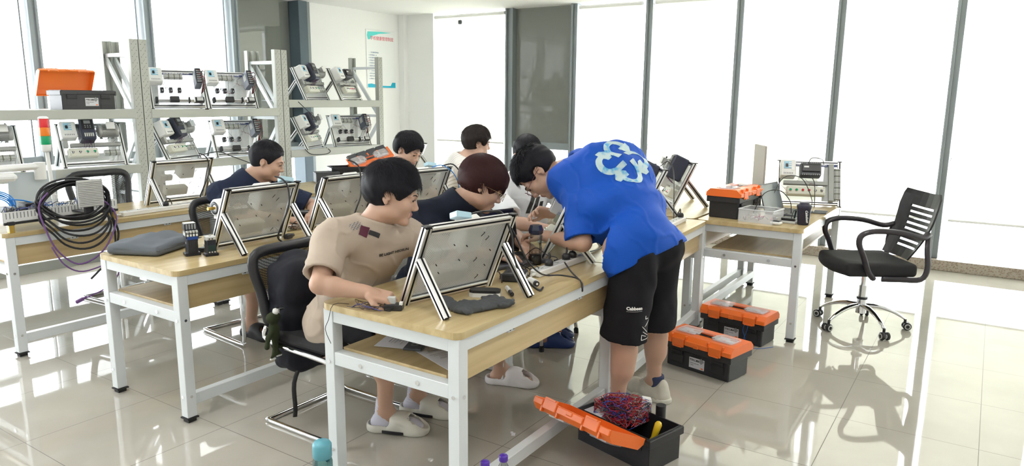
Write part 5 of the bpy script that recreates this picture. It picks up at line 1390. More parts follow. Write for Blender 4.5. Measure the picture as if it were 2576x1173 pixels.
# grey laptop sleeve on the middle row desk
s=S(.005); R_=rotm(None,(-.42,.9,0),(0,0,1)); s.box((2.045,3.62,.782),(.16,.125,.006),R_,.022,.02); s.ell((2.10,3.66,.800),(.12,.07,.028),R_,.03); s.ell((1.98,3.60,.796),(.07,.08,.022),R_,.03)
tg=thing('laptop_bag','flat grey padded laptop bag lying on the middle row desk end','bag',(2.06,3.62,TZ))
netobj('padded_body',s.mesh(disp=lambda P: wav(P,8,28,.003)*(P[:,2]>.785),cut=lambda P:-P[:,2]+.7535),fabric('grey_bag_cloth',(.13,.145,.165),700),tg,None,1,(2.06,3.62,TZ))
g=G(); w_=.188; h_=.138
pts=[(-w_,-h_+.03),(-w_+.03,-h_),(w_-.03,-h_),(w_,-h_+.03),(w_,h_-.03),(w_-.03,h_),(-w_+.03,h_),(-w_,h_-.03)]
rx=NP(R_); P=[tuple(rx@NP([x,y,.030])) for x,y in pts]; g.tube(P,.0022,6,0,None,3,True); obj('zip',g,DGR,tg)
# contactors
def contactor(label,loc,rz,tall):
    t=thing('contactor',label,'contactor',loc,rz,'black contactors on the middle row desk')
    if tall:
        g=G(); g.box((0,0,.008),(.075,.055,.016),0,.003); g.box((0,0,.055),(.050,.062,.085),0,.003); 
        for k in range(5): g.box((-.02+k*.010,-.0315,.045),(.004,.002,.06),1)
        g.rod((-.026,.0,.065),(-.0265,.0,.065),.006,mi=2); obj('base_block',g,[mat('contactor_black',(.014,.017,.026),.4),BLK,GRY],t)
        g=G(); g.box((0,0,.108),(.062,.064,.034),0,.002); g.box((-.0315,-.004,.112),(.001,.05,.016),1); 
        for k in range(4): g.box((-.022+k*.0145,-.03,.125),(.010,.018,.012),1,.001); g.box((-.022+k*.0145,-.033,.108),(.009,.004,.012),2)
        obj('terminal_row',g,[mat('contactor_black',(.014,.017,.026),.4),GRY,WHT],t)
        g=G(); g.box((0,-.033,.092),(.05,.004,.016),0,.001); obj('blue_slider',g,mat('deep_blue_plastic',(.01,.05,.25),.4),t)
        g=G(); g.box((-.004,.004,.148),(.056,.052,.036),0,.003); g.box((-.004,.004,.1665),(.052,.048,.002),1)
        for k in range(4): g.box((-.022+k*.013,-.0225,.150),(.008,.004,.026),2,.001)
        obj('auxiliary_block',g,[mat('contactor_black',(.014,.017,.026),.4),GRY,MGR],t)
    else:
        g=G(); g.box((0,0,.007),(.066,.05,.014),0,.003); g.box((0,0,.045),(.045,.055,.075),0,.003); g.box((0,-.0285,.042),(.036,.002,.03),1)
        for k in range(3): g.box((-.013+k*.013,-.0285,.022),(.007,.003,.006),2)
        obj('base_block',g,[mat('contactor_black',(.014,.017,.026),.4),mat('dark_green_face',(.01,.03,.03),.4),GRY],t)
        g=G(); g.box((0,0,.092),(.048,.056,.018),0,.003); g.rod((0,0,.10),(0,0,.106),.006); 
        for k in range(2): g.box((-.010+k*.014,-.0285,.090),(.007,.002,.006),1)
        obj('top_cover',g,[GRY,INK],t)
contactor('taller black contactor with grey block on top, in front of the grey laptop bag',(2.075,3.33,TZ),-.35,True)
contactor('shorter black contactor with pale top, at the foot of the tilted board',(2.125,3.245,TZ),-.35,False)
g=G(); g.box((0,0,.012),(.06,.035,.022),0,.003); g.box((.02,.0,.028),(.03,.02,.014),1,.002); free('coil_module','small black and white coil module lying between the two contactors','module',g,[BLK,GRY],(2.165,3.36,TZ),.3)

# ---- white control chassis on the far left desk
tc_=thing('control_chassis','white slotted steel control chassis on brass feet at the left end of back desk','control box',(2.11,4.83,TZ),rad(4)); tc_.scale=(.9,1,1)
g=G(); g.box((0,0,.062),(.76,.20,.004)); g.box((0,-.098,.092),(.76,.004,.062)); g.box((0,.098,.092),(.76,.004,.062)); 
for s_ in (-1,1): g.box((s_*.378,0,.092),(.004,.2,.062))
for k in range(34): g.box((-.36+k*.0218,-.1003,.100),(.006,.001,.034),1)
g.box((0,-.10,.055),(.76,.012,.014),2); obj('slotted_tray',g,[WHT,MGR,INK],tc_)
for x in (-.34,.335):
    g=G(); g.box((x,-.098,.024),(.034,.03,.048),0,.003); g.box((x,-.099,.056),(.042,.034,.022),1,.003); obj('brass_foot',g,[BRASS,BLK],tc_)
for k,(x,w_,h_,m_) in enumerate(((-.30,.07,.08,GRY),(-.16,.08,.09,BLK),(-.04,.05,.05,GRY),(.04,.05,.055,WHT),(.30,.05,.06,WHT))):
    g=G(); g.box((x,.01,.062+h_/2),(w_,.09,h_),0,.004); g.box((x,-.036,.062+h_*.6),(w_*.7,.003,h_*.4),1); obj('module',g,[m_,MGR],tc_)
g=G(); r_=random.Random(12)
for k in range(26):
    x=r_.uniform(-.33,.33); g.tube([(x,-.05,.09),(x+r_.uniform(-.03,.03),-.07,.13+r_.uniform(0,.03)),(x+r_.uniform(-.06,.06),-.03,.12),(x+r_.uniform(-.06,.06),.0,.08)],.002,5,k%3)
obj('control_wiring',g,[CBL,BW_,GW],tc_)
g=G(); g.box((0,0,0),(.165,.012,.165),0,.003); g.box((0,.02,0),(.15,.03,.15),1,.004)
for k in range(15): g.box((0,-.008,-.073+k*.0104),(.155,.009,.0062),0,.001)
obj('louvred_fan_cover',g,[mat('louvre_grey',(.50,.50,.49),.5),BLK],tc_,mw=TR(.085,-.27,.205,rz=rad(-5)))
g=G(); g.box((.08,-.245,.13),(.06,.02,.10),0,.003); g.box((.08,-.17,.085),(.05,.16,.012),0,.003); obj('fan_bracket',g,BLK,tc_)
# signal tower
ts=thing('signal_tower','red amber green stacked signal tower on a thin white pole','signal light',(2.105,4.80,.815))
TS=TR(-.012,0,.10)
g=G(); g.rod((.0,0,0),(.0,0,.02),.028,n=18); g.rod((0,0,.0),(-.017,0,.40),.0115,n=14); g.rod((-.001,0,.10),(-.001,0,.125),.018,n=14); obj('pole',g,WHT,ts)
for k,(nm,m_) in enumerate((('green_lamp',GRN),('amber_lamp',mat('amber_lamp',(.85,.22,.01),.25)),('red_lamp',mat('red_lamp',(.75,.03,.04),.25)))):
    g=G(); z=.335+k*.052; g.lathe([(.027,z),(.028,z+.003),(.028,z+.048),(.027,z+.051)],(-.005,0,0),24); obj(nm,g,m_,ts,mw=TS)
g=G(); g.lathe([(0,.29),(.020,.29),(.026,.30),(.028,.334),(.028,.335)],(-.005,0,0),24); g.lathe([(.028,.491),(.027,.499),(.018,.504),(0,.505)],(-.005,0,0),24); obj('base_and_cap',g,WHT,ts,mw=TS)
# black cable coil hanging off the desk edge
tk=thing('cable_coil','large loose coil of thick black cables hanging over back desk edge','cable coil',(2.10,4.62,.70))
r_=random.Random(8)
for k in range(9):
    a_=.205+r_.uniform(-.014,.014); zt=.345-.004*k+r_.uniform(-.008,.008); zb=(.12,.11,.10,.085,.065,.03,.0,-.045,-.085)[k]; cx=.03+r_.uniform(-.02,.02); b_=(zt-zb)/2
    P=[(cx+a_*math.cos(t)*(1 if math.sin(t)>0 else .93)+.03*(math.sin(t)<0)*k/9,.03*math.sin(t)+r_.uniform(-.008,.008)+(k%3)*.012-.02,(zt+zb)/2+b_*math.sin(t)) for t in [j*PI/7 for j in range(14)]]
    g=G(); g.tube(P,.0065,8,0,None,3,True); obj('cable_loop',g,CBL,tk)
g=G(); g.tube([(.24,-.01,.10),(.27,-.02,-.02),(.22,-.02,-.16),(.12,-.03,-.24),(.07,-.03,-.28)],.0068,8,0,None,5); g.tube([(.21,.0,.22),(.25,-.01,.05),(.255,0,-.10),(.25,0,-.2)],.006,8,0,None,5); obj('loose_end',g,CBL,tk)
VIO=mat('violet_cable',(.16,.07,.24),.4)
cable('violet_cable','violet network cable looping down below the coil with a dangling plug',[(1.98,4.60,.98),(1.92,4.59,.90),(1.95,4.585,.74),(2.0,4.58,.62),(2.10,4.58,.53),(2.22,4.58,.56),(2.31,4.58,.66),(2.36,4.59,.80),(2.28,4.60,.92)],.0052,VIO)
cable('violet_plug_cable','violet cable end with a plug hanging in the gap beside the middle desk',[(1.96,4.575,.66),(2.02,4.57,.54),(2.12,4.57,.48),(2.28,4.56,.50),(2.33,4.56,.44),(2.26,4.56,.36),(2.15,4.555,.325),(2.10,4.555,.315)],.0045,VIO)
g=G(); g.box((0,0,0),(.05,.016,.022),0,.004); g.rod((.03,0,0),(.045,0,0),.007); free('network_plug','violet moulded plug at the end of the dangling violet cable','plug',g,VIO,(2.075,4.555,.308),0,rot=(0,rad(-18),0))
tbc=thing('tube_coil','coil of bright blue pneumatic tube on top of white control chassis','tube',(1.80,4.86,.88))
BT=mat('blue_tube',(.01,.20,.62),.3)
for k in range(6):
    a_=.075+.006*(k%3); P=[(a_*math.cos(t)+.004*k,.05*math.sin(t),.02+.052*math.sin(t)*((1+.1*k)/1.2)+.003*k) for t in [j*PI/6 for j in range(12)]]; g=G(); g.tube(P,.0042,7,0,None,3,True); obj('tube_loop',g,BT,tbc)
g=G(); g.tube([(.07,0,.05),(.14,-.03,.04),(.25,-.05,.0),(.38,-.06,.0)],.004,7); obj('tube_end',g,BT,tbc)
# white robot arm
tr=thing('robot_arm','white jointed desktop robot arm with hose bundle behind the blue tube coil','robot arm',(1.80,5.20,TZ),rad(0))
g=G(); g.lathe([(0,0),(.075,0),(.075,.02),(.055,.03),(.052,.20),(.06,.21),(.06,.24),(0,.24)],n=24); obj('base_column',g,ALU,tr)
g=G(); g.box((.10,-.02,.285),(.30,.10,.05),0,.018,TR(0,0,0,rz=rad(-18))); obj('lower_arm',g,WHT,tr)
g=G(); g.box((.26,-.05,.335),(.34,.085,.042),0,.018,TR(0,0,0,rz=rad(6))); g.rod((.40,-.02,.25),(.40,-.02,.36),.035,n=20); obj('upper_arm',g,WHT,tr)
g=G()
for k in range(5): g.tube([(-.06+k*.008,0,.36),(-.03+k*.008,-.02,.34),(-.0+k*.010,-.05,.24),(.03+k*.010,-.08,.10)],.006,7,0)
obj('hose_bundle',g,WHT,tr)
g=G(); g.box((0,0,0),(.30,.006,.30),0,.004); obj('clear_guard',g,mat('pale_acrylic',(.55,.62,.68),.15),tr,mw=TR(.36,.02,.15,rx=rad(8),rz=rad(6)))

# ---- power strips
def power_strip(label,loc,rz,L=.36,n=6,plugs=()):
    t=thing('power_strip',label,'power strip',loc,rz,'white power strips')
    g=G(); g.box((0,0,.016),(L,.055,.032),0,.005); g.box((0,0,.0325),(L-.02,.044,.001),1); 
    for k in range(n):
        x=-L/2+.05+k*(L-.09)/(n-1)
        for q in (-1,1): g.box((x+q*.006,-.006,.0335),(.002,.008,.001),2,0)
        g.box((x,.009,.0335),(.002,.007,.001),2)
    g.rod((-L/2,0,.014),(-L/2-.03,0,.014),.007); obj('strip_body',g,[WHT,GRY,INK],t)
    for x in plugs:
        g=G(); g.lathe([(0,.033),(.020,.033),(.021,.05),(.014,.062),(0,.064)],(x,0,0),16); g.tube([(x,0,.058),(x+.02,.01,.085),(x+.06,.03,.06),(x+.09,.06,.01)],.0038,7); obj('plug',g,BLK,t)
    return t
power_strip('white power strip along the front desk edge with black plugs in it',(2.92,1.66,TZ),rad(-1),.44,6,(-.10,.06,.12))
power_strip('white power strip on the desk just behind the blue-shirted man',(4.42,1.66,TZ),rad(4),.34,5,(.12,))
power_strip('long white power strip along the back row desk edge',(2.80,4.80,TZ),rad(3),.62,8,(.02,))
power_strip('white power strip between two tilted boards on the middle row desk',(2.79,3.50,TZ),rad(5),.30,5,(-.02,))

# ---- towel, eraser, marker, terminal clips
TW=fabric('dark_grey_towel',(.085,.09,.095),350,.98)
s=S(.0036); r_=random.Random(2); Rt_=rotm(None,(.22,-.085,0),(0,0,1))
s.ell((2.155,1.575,.764),(.050,.085,.017),Rt_,.01); s.ell((2.215,1.535,.762),(.036,.065,.013),Rt_,.01); s.ell((2.09,1.60,.763),(.040,.045,.014),Rt_,.01)
s.ell((2.105,1.68,.760),(.030,.075,.009),rotm(None,(.05,.15,0),(0,0,1)),.01); s.ell((2.15,1.745,.760),(.026,.04,.010),None,.01)
for k in range(34):
    c_=NP((2.16,1.572,.772))+Rt_@NP([r_.uniform(-.045,.045),r_.uniform(-.10,.11),0]); d=Rt_@NP([r_.uniform(.01,.05)*r_.choice((-1,1)),r_.uniform(-.05,.05),r_.uniform(-.010,.006)]); s.cap(c_-d*.5-NP([0,0,.006]),c_+d*.5,.0055,.0050,.008)
tag(netobj('towel',s.mesh(disp=lambda P: -.0045*np.abs(np.sin((P@NP([60.,95.,20.]))+2.2*np.sin(P@NP([40.,-25.,0])))) + wav(P,7,55,.002),cut=lambda P:-P[:,2]+.7532),TW,None,None,1),'crumpled dark grey towel on the front desk under the perforated board','towel')
g=G(); P8=[(-.075,-.02),(-.055,-.034),(.055,-.034),(.075,-.02),(.075,.02),(.055,.034),(-.055,.034),(-.075,.02)]
g.prism([(x*.86,y*.86) for x,y in P8],0,.017,0); g.prism([(x*.84,y*.83) for x,y in P8],.017,.028,1); free('board_eraser','black and white whiteboard eraser on the front desk beside the towel','eraser',g,[WHT,BLK],(2.315,1.665,TZ),rad(-62))
g=G(); g.rod((-.055,0,.010),(.01,0,.010),.0095,n=16); g.rod((.01,0,.010),(.055,0,.010),.0088,n=16,mi=1); g.rod((.055,0,.010),(.062,0,.010),.005,mi=1); free('marker_pen','white marker pen with black cap lying near the board leg','marker',g,[WHT,BLK],(2.405,1.605,TZ),rad(-135))
g=G(); g.rod((-.03,0,.018),(.02,0,.018),.017,n=18); g.rod((.02,0,.018),(.034,0,.018),.012,n=18,mi=1); g.rod((.034,0,.018),(.036,0,.018),.005,mi=0); free('round_connector','round black and white cable connector lying left of the power strip','connector',g,[WHT,BLK],(2.56,1.585,TZ),rad(-120))
g=G(); g.box((0,0,.012),(.07,.045,.024),0,.003); g.box((-.01,.006,.034),(.03,.022,.03),1,.002); g.box((.03,-.01,.028),(.012,.018,.012),2,.001); g.box((-.03,.0,.027),(.012,.03,.008),3,.002)
free('relay_socket','black relay socket with clear relay under the seated student\'s right hand','relay',g,[BLK,GRY,WHT,mat('dark_green_face',(.01,.03,.03),.4)],(1.955,1.835,TZ),rad(-60))
g=G(); r_=random.Random(31)
for k in range(9):
    a0=r_.uniform(0,6.28); P=[(1.955+.02*math.cos(a0),1.85,TZ+.02)]
    for j in range(5): P.append((1.955-.04*j*r_.uniform(.3,.9)+r_.uniform(-.03,.02) if j<4 else 1.87+r_.uniform(-.015,.08),1.87+r_.uniform(-.07,.13),TZ+.004+abs(r_.gauss(0,.012))))
    P=[(max(1.845,x),y,z) for x,y,z in P]; g.tube(P,.0013,5,k%3,None,5)
g.tube([(1.90,2.02,TZ+.004),(1.855,2.06,TZ+.006),(1.838,2.07,.70),(1.828,2.08,.66),(1.845,2.07,.60)],.0013,5,0)
tag(obj('thin_wires',g,[CBL,mat('indigo_wire',(.05,.05,.22),.4),mat('brown_wire',(.12,.05,.03),.4)]),'thin loose wires spread over the near corner of the front desk','wires',kind='stuff')
# tangle and loop cables on the front desk
g=G(); r_=random.Random(17)
for k in range(20):
    x,y=r_.uniform(2.55,2.95),r_.uniform(1.70,2.02); P=[(x,y,TZ+.006)]
    for j in range(5):
        x=min(3.02,max(2.50,x+r_.uniform(-.10,.10))); y=min(2.08,max(1.64,y+r_.uniform(-.07,.07))); P.append((x,y,TZ+.006+abs(r_.gauss(0,.022))))
    g.tube(P,r_.choice((.0022,.003,.0038)),6,k%4==3 and 1 or 0,None,5)
tag(obj('cable_tangle',g,[CBL,mat('dark_brown_cable',(.035,.02,.02),.4)]),'heap of black cables on the front desk behind the perforated board','cables',kind='stuff')
g=G(); g.box((0,0,.018),(.13,.10,.036),0,.006); g.box((.0,-.051,.02),(.07,.002,.014),1); free('power_adapter','black laptop power adapter brick among cables on front desk','adapter',g,[BLK,GRY],(2.62,1.72,TZ),.4)
cable('looped_cable','black cable running over the front board and looping past the desk edge',[(2.19,1.69,1.095),(2.30,1.665,1.105),(2.39,1.64,1.085),(2.44,1.60,.99),(2.50,1.58,.88),(2.60,1.565,.80),(2.72,1.54,.775),(2.74,1.46,.765),(2.71,1.425,.735),(2.72,1.43,.72),(2.76,1.455,.745),(2.80,1.53,.775),(2.86,1.60,.80)],.0038,CBL)
cable('hanging_cable','black cable hanging down the right side of the front perforated board',[(2.34,1.655,1.10),(2.385,1.63,1.09),(2.41,1.60,1.0),(2.395,1.58,.92),(2.42,1.56,.84),(2.47,1.53,.78),(2.50,1.515,.758),(2.55,1.53,.758)],.0048,CBL)
def over_cable(label,x,y,dz=0,side=1,tail=()):
    return cable('draped_cable',label,[(x-.02*side,y+.04,1.12+dz),(x,y,1.105+dz),(x+.01,y-.03,1.06+dz),(x-.01,y-.055,.97),(x-.06*side,y-.06,.88),(x-.09*side,y-.05,.80),(x-.05*side,y-.06,.765)]+list(tail),.0048,CBL,8,'cables draped over the boards')
over_cable('black cable draped down the back of the board beside the contactors',2.56,3.205,0,1,[(2.50,3.14,.757),(2.40,3.11,.757),(2.36,3.16,.757)])
over_cable('black cable draped over the board left of the beige shirt student\'s head',3.13,3.235,.05,1)
over_cable('black cable draped over the tilted board on the back row desk',3.25,4.96,0,1,[(3.12,4.86,.757),(3.0,4.84,.757)])
cable('blue_cable','light blue cable draped over the board behind the reddish haired student',[(3.72,3.12,1.09),(3.80,3.09,1.10),(3.87,3.05,1.04),(3.90,3.03,.95),(3.91,3.05,.86)],.0032,BT)
cable('thick_black_cable','thick black cable beside the light blue one on the same board',[(3.84,3.13,1.09),(3.90,3.08,1.10),(3.95,3.04,1.02),(3.97,3.03,.92),(3.98,3.05,.84)],.0045,CBL)
cable('long_power_cord','black cord snaking along the desk behind the power strip to the right',[(3.02,1.75,.760),(3.12,1.70,.757),(3.25,1.72,.757),(3.40,1.70,.757),(3.60,1.74,.757),(3.9,1.70,.757)],.0035,CBL)
cable('motor_board_cable','black cord arching from the motor board down to the desk behind the blue shirt',[(4.80,1.93,1.09),(4.86,1.90,1.12),(4.90,1.87,1.05),(4.62,1.75,.88),(4.50,1.70,.775)],.0035,CBL)
# glass bottle with dark lid
tgb=thing('glass_bottle','clear faceted water bottle with dark lid standing on the front desk','bottle',(2.925,1.80,TZ))
GB_=glass_mat('bottle_glass',(.80,.84,.82)); 
g=G(); g.lathe([(0,.002),(.030,.002),(.034,.01),(.033,.06),(.030,.10),(.033,.14),(.027,.152)],n=8,sm=False); obj('bottle_body',g,GB_,tgb)
g=G(); g.lathe([(0,.004),(.028,.004),(.031,.012),(.029,.05),(0,.052)],n=8); obj('drink',g,mat('dark_tea',(.03,.02,.02),.15),tgb)
g=G(); g.lathe([(.029,.150),(.034,.155),(.036,.172),(.028,.195),(0,.196)],n=6,sm=False); obj('lid',g,mat('navy_lid',(.02,.025,.05),.3),tgb)
# dark laptop facing the students
tl=thing('laptop','open dark laptop on the front desk with its back to the students','laptop',(2.86,1.93,TZ),rad(-20))
g=G(); g.box((0,.0,.010),(.34,.23,.018),0,.004); g.box((0,.0,.0195),(.30,.13,.001),1); obj('keyboard_base',g,[DGR,INK],tl)
g=G(); g.box((0,0,.115),(.34,.008,.225),0,.003); g.box((0,-.0045,.116),(.325,.001,.205),1); obj('screen',g,[BLK,mat('dark_screen',(.018,.014,.014),.12)],tl,mw=TR(0,.118,.018,rx=rad(-14)))
# white laptop lid in front of the white T-shirt
tl=thing('laptop','open white laptop seen from behind, standing before the three-stripe T-shirt','laptop',(3.56,2.03,TZ),rad(-158))
g=G(); g.box((0,.0,.009),(.30,.21,.016),0,.004); g.box((0,.0,.0175),(.26,.11,.001),1); obj('keyboard_base',g,[GRY,INK],tl)
g=G(); g.box((0,0,.10),(.30,.006,.20),0,.003); obj('screen',g,mat('pale_grey_lid',(.55,.55,.56),.4),tl,mw=TR(0,.108,.016,rx=rad(-12)))
# light blue film flaps on boards
for i,(x,y,z,l) in enumerate(((2.20,1.70,1.085,'front desk board before the black T-shirt'),(2.60,3.23,1.085,'board right of the contactors'),(3.80,3.20,1.085,'board behind the reddish haired student'))):
    g=G(); g.box((0,0,.012),(.075,.05,.026),0,.003); free('film_cover','pale blue film covered cover on top of the %s'%l,'cover',g,mat('pale_blue_film',(.42,.62,.72),.15),(x,y,z),rad(-15),'pale blue covers on the boards',rot=(rad(-20),rad(12),rad(-15)))
# papers and phone on the front desk shelf
SHZ=.563
for i,(x,y,rz,l) in enumerate(((2.14,1.88,.35,'white printed sheet on the front desk shelf nearer the student'),(2.10,1.67,-.35,'white sheet with pencil sketches hanging over the front desk shelf'))):
    g=G(); g.box((0,0,0),(.21,.297,.0008)); t=thing('paper_sheet',l,'paper',(x,y,SHZ+.002+i*.002),rz,'papers on the desk shelf'); obj('sheet',g,PAPER,t)
    g=G(); r_=random.Random(i)
    for k in range(14):
        yy_=.11-k*.014; xx=r_.uniform(-.08,-.02); g.box((xx+.03,yy_,.0007),(r_.uniform(.04,.10),.0014,.0004))
        if i and k%3==0: g.tube([(r_.uniform(-.07,.07),yy_,.0012),(r_.uniform(-.07,.07),yy_+r_.uniform(-.02,.02),.0012),(r_.uniform(-.07,.07),yy_-.01,.0012)],.0006,4)
    obj('writing',g,MGR,t)
tp=thing('phone','dark phone in a patterned case on the papers under the front desk top','phone',(2.09,1.84,SHZ+.008),rad(25))
g=G(); g.box((0,0,.005),(.155,.078,.009),0,.004); obj('case',g,mat('phone_case',(.10,.11,.13),.35),tp); lettering('pattern','OKX',.040,MGR,tp,TR(0,.0,.0100),bold=.002)

# ---- end desk
te=thing('monitor','thin grey backed monitor standing sideways on the end desk','monitor',(5.58,1.45,TZ),rad(210))
g=G(); g.box((0,0,.30),(.30,.012,.34),0,.004); g.box((0,-.0065,.30),(.29,.001,.33),1); obj('screen_panel',g,[mat('taupe_back',(.36,.33,.29),.5),mat('taupe_back',(.36,.33,.29),.5)],te)
g=G(); g.box((0,.02,.006),(.16,.13,.012),0,.003); g.box((0,.018,.08),(.04,.014,.15),0,.003); obj('stand',g,DGR,te)
tl=thing('laptop','open dark laptop on the end desk between monitor and training board','laptop',(5.36,1.16,TZ),rad(-10))
g=G(); g.box((0,0,.009),(.32,.22,.016),0,.004); g.box((0,.01,.0178),(.29,.13,.001),1)
for k in range(5): g.box((0,-.045+k*.026,.0186),(.28,.004,.0006),2)
obj('keyboard_base',g,[DGR,INK,GRY],tl)
g=G(); g.box((0,0,.10),(.32,.006,.20),0,.003); g.box((0,-.0035,.10),(.30,.001,.185),1); obj('screen',g,[BLK,mat('grey_blue_screen',(.12,.14,.16),.1)],tl,mw=TR(0,.112,.016,rx=rad(-18)))
tx=thing('clear_box','clear plastic box of small parts at the front edge of end desk','box',(4.90,1.24,TZ),rad(-6))
CP=mat('clear_box_plastic',(.80,.82,.85),.15,alpha=.30); g=G(); a_,b_,h_=.10,.115,.085
for s_ in (-1,1): g.box((s_*a_,0,h_/2),(.003,b_*2,h_)); g.box((0,s_*b_,h_/2),(a_*2,.003,h_))
g.box((0,0,.002),(a_*2,b_*2,.003)); obj('box_walls',g,CP,tx)
g=G()
P=[(a_,b_,h_),(-a_,b_,h_),(-a_,-b_,h_),(a_,-b_,h_)]
for i in range(4): g.beam(P[i],P[(i+1)%4],.010,.006,0,.001)
obj('rim',g,mat('frosted_rim',(.62,.64,.66),.3),tx)
g=G(); r_=random.Random(77)
for k in range(26):
    x,y=r_.uniform(-.08,.08),r_.uniform(-.09,.09); q=k%4
    if q<2: g.tube([(x,y,.01),(x+r_.uniform(-.03,.03),y+r_.uniform(-.03,.03),.035),(x+r_.uniform(-.03,.03),y,.02)],.003,6,q)
    else: g.box((x,y,r_.uniform(.012,.03)),(.03,.014,.010),q,.002,None)
obj('small_parts',g,[GRY,mat('magenta_part',(.45,.10,.22),.4),WHT,MGR],tx)['kind']='stuff'
tm=thing('travel_mug','dark navy travel mug with script lettering at the corner of end desk','mug',(4.93,.975,TZ))
NV=mat('navy_mug',(.018,.018,.04),.35)
g=G(); g.lathe([(0,0),(.034,0),(.036,.004),(.042,.10),(.046,.112),(.046,.122),(.040,.125)],n=28); obj('mug_body',g,NV,tm)
g=G(); g.lathe([(.047,.118),(.048,.126),(.044,.132),(.034,.136),(.030,.146),(0,.147)],n=28); obj('lid',g,NV,tm)
lettering('script','Caledeen',.022,WHT,tm,TR(-.032,-.026,.060)@Matrix.Rotation(rad(-50),4,'Z')@Matrix.Rotation(PI/2,4,'X')@Matrix.Rotation(rad(-82),4,'Z'),.0022,shear=.3,bold=.0004)
g=G(); g.tube([(.0,.042,.10),(-.01,.062,.085),(-.012,.072,.04),(-.005,.066,.008),(.008,.060,.03),(.004,.050,.09)],.006,6,0,None,5,flat=.3); obj('strap',g,mat('dark_green_strap',(.01,.03,.025),.6),tm)
g=G(); g.box((0,0,.012),(.055,.07,.022),0,.008); g.box((0,0,.0255),(.046,.060,.006),1,.003); free('earbud_case','small white and black rounded case before the clear box','case',g,[WHT,BLK],(4.82,1.12,TZ),rad(-8))
tt=thing('battery_pack','dark box with pale base and lid between the laptop and the mug','box',(4.955,1.065,TZ),rad(-2))
g=G(); g.box((0,0,.009),(.10,.095,.018),0,.004); obj('pale_base',g,GRY,tt)
g=G(); g.box((0,0,.027),(.096,.09,.018),0,.003); obj('dark_top',g,BLK,tt)
g=G(); g.box((0,0,.004),(.15,.09,.006),0,.002); free('phone_flat','dark phone lying flat right of the mug near training board','phone',g,DGR,(5.55,.985,TZ),.1)
cable('end_desk_cord','thin black cord arching from the clear box to the laptop',[(4.93,1.30,.80),(4.98,1.25,.93),(5.06,1.17,.95),(5.08,1.10,.88),(5.05,1.08,.80)],.003,CBL)
cable('end_desk_cord','thin black cord arching in front of the end desk training board',[(5.42,1.30,.85),(5.55,1.26,.99),(5.68,1.16,.98),(5.68,1.08,.84),(5.60,1.06,.775)],.003,CBL)
cable('thin_cord','thin black cord hanging down the middle of the end desk training board',[(5.80,1.13,1.00),(5.74,1.08,.95),(5.69,1.06,.86),(5.66,1.05,.772)],.003,CBL)

# ---- middle desk odds and ends
g=G(); g.tube([(0,0,.035),(.10,.02,.055),(.22,.01,.05),(.38,-.02,.035),(.55,-.03,.03)],[.022,.03,.026,.018,.012],10,0,None,4); free('cable_bundle','long black wrapped bundle lying across the middle row desk behind boards','cable bundle',g,CBL,(2.76,3.62,TZ+.02),-.1)
g=G(); r_=random.Random(23)
for k in range(22):
    x,y=r_.uniform(2.68,2.98),r_.uniform(3.42,3.70); P=[(x,y,TZ+.005)]
    for j in range(4): x+=r_.uniform(-.06,.06); y+=r_.uniform(-.05,.05); P.append((min(3.02,max(2.6,x)),min(3.72,max(3.38,y)),TZ+.005+abs(r_.gauss(0,.03))))
    g.tube(P,.0024,5,k%3,None,4)
tag(obj('cable_tangle',g,[CBL,mat('olive_wire',(.20,.19,.08),.5),mat('brown_wire',(.12,.05,.03),.4)]),'black and olive wires heaped between two boards on the middle row desk','cables',kind='stuff')
g=G(); g.box((0,0,.018),(.05,.03,.026),0,.004); g.rod((.025,0,.018),(.045,0,.018),.010,mi=0); free('black_connector','chunky black plug at the foot of the first middle row board','plug',g,BLK,(2.63,3.27,TZ),.2)
g=G(); g.lathe([(0,-.035),(.040,-.035),(.046,-.028),(.046,.02),(.030,.035),(0,.035)],n=26,axis='x'); g.lathe([(.032,-.0355),(.034,-.037),(.018,-.037),(.016,-.0355)],n=26,axis='x',mi=1); g.rod((-.035,0,0),(-.075,0,0),.008,mi=2); g.box((0,0,-.052),(.05,.06,.016),0,.003)
obj('white_motor',g,[WHT,DGR,BRASS],tbB,(-.185,-.035,.225))
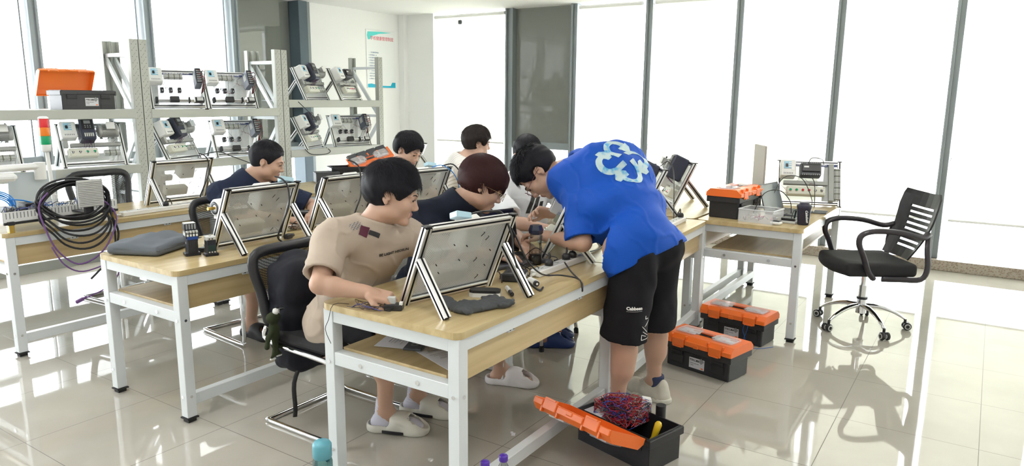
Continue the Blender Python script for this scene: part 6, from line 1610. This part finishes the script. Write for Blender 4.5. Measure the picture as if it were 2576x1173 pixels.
# ---- bottles on the floor
tbt=thing('water_bottle','pale blue capped clear water bottle on the floor at bottom left centre','bottle',(1.705,1.985,0))
g=G(); g.lathe([(0,.002),(.034,.002),(.037,.01),(.037,.19),(.033,.205),(.031,.215)],n=28); obj('bottle_body',g,glass_mat('aqua_bottle',(.55,.82,.85)),tbt)
g=G(); g.lathe([(.033,.205),(.036,.21),(.036,.258),(.030,.268),(0,.270)],n=28); obj('cap',g,mat('powder_blue_cap',(.12,.38,.46),.4),tbt)
g=G(); r_=random.Random(5)
for k in range(9):
    a_=k*2.4; z=.03+.018*k; g.lathe([(0,-.001),(.010,0),(.009,.002),(0,.003)],n=10,mi=0,T=Matrix.Rotation(a_,4,'Z')@TR(.0372,0,z,ry=PI/2))
obj('dot_print',g,mat('teal_print',(.02,.25,.33),.4),tbt)
for i,(x,y,l) in enumerate(((2.03,1.375,'taller looking purple capped water bottle at the bottom edge, right one of the pair'),(1.955,1.405,'purple capped water bottle at the bottom edge, left one of the pair'))):
    t=thing('water_bottle',l,'bottle',(x,y,0),0,'purple capped bottles'); g=G(); g.lathe([(0,.002),(.030,.002),(.032,.01),(.030,.05),(.032,.10),(.031,.17),(.018,.215),(.013,.225),(.013,.232)],n=24); obj('bottle_body',g,glass_mat('clear_bottle',(.88,.90,.92)) if i==0 else bpy.data.materials['clear_bottle'],t)
    g=G(); g.lathe([(.015,.232),(.0165,.234),(.0165,.252),(.014,.256),(0,.256)],n=24); obj('cap',g,mat('purple_cap',(.09,.03,.38),.35),t)
g=G(); g.tube([(2.62,.98,.004),(2.56,.90,.006),(2.50,.93,.012),(2.47,.99,.006),(2.52,1.02,.004),(2.58,.97,.010),(2.60,.88,.004)],.0022,6); g.tube([(2.60,1.0,.003),(2.50,.96,.02),(2.44,.94,.01),(2.42,.98,.003)],.0018,6,1)
tag(obj('floor_wire',g,[GW,BW_]),'thin grey and blue wire curled on the floor below the open toolbox','wire')
g=G(); g.box((0,0,.001),(.030,.018,.001),T=None); g.box((.014,.008,.0025),(.02,.012,.001)); free('paper_scrap','torn white paper scrap on the floor under the front desk','paper scrap',g,PAPER,(2.62,1.72,0),.5)
# cords on the racks
cable('rack_cord','black cord dangling from the upper right rack shelf',[(4.92,5.86,1.50),(5.0,5.85,1.43),(5.10,5.86,1.36),(5.20,5.92,1.30)],.004,CBL)
cable('rack_cord','black cord loop hanging off the lower right rack shelf',[(5.0,5.88,1.02),(5.06,5.86,.965),(5.25,5.86,.955),(5.33,5.87,.98),(5.30,5.90,1.02)],.004,CBL)
cable('rack_cord','black cord from the servo boards down to the navy shirt man\'s desk',[(3.80,5.90,1.02),(3.98,5.87,1.05),(4.12,5.86,1.0),(4.30,5.86,.93),(4.42,5.86,.88)],.004,CBL)
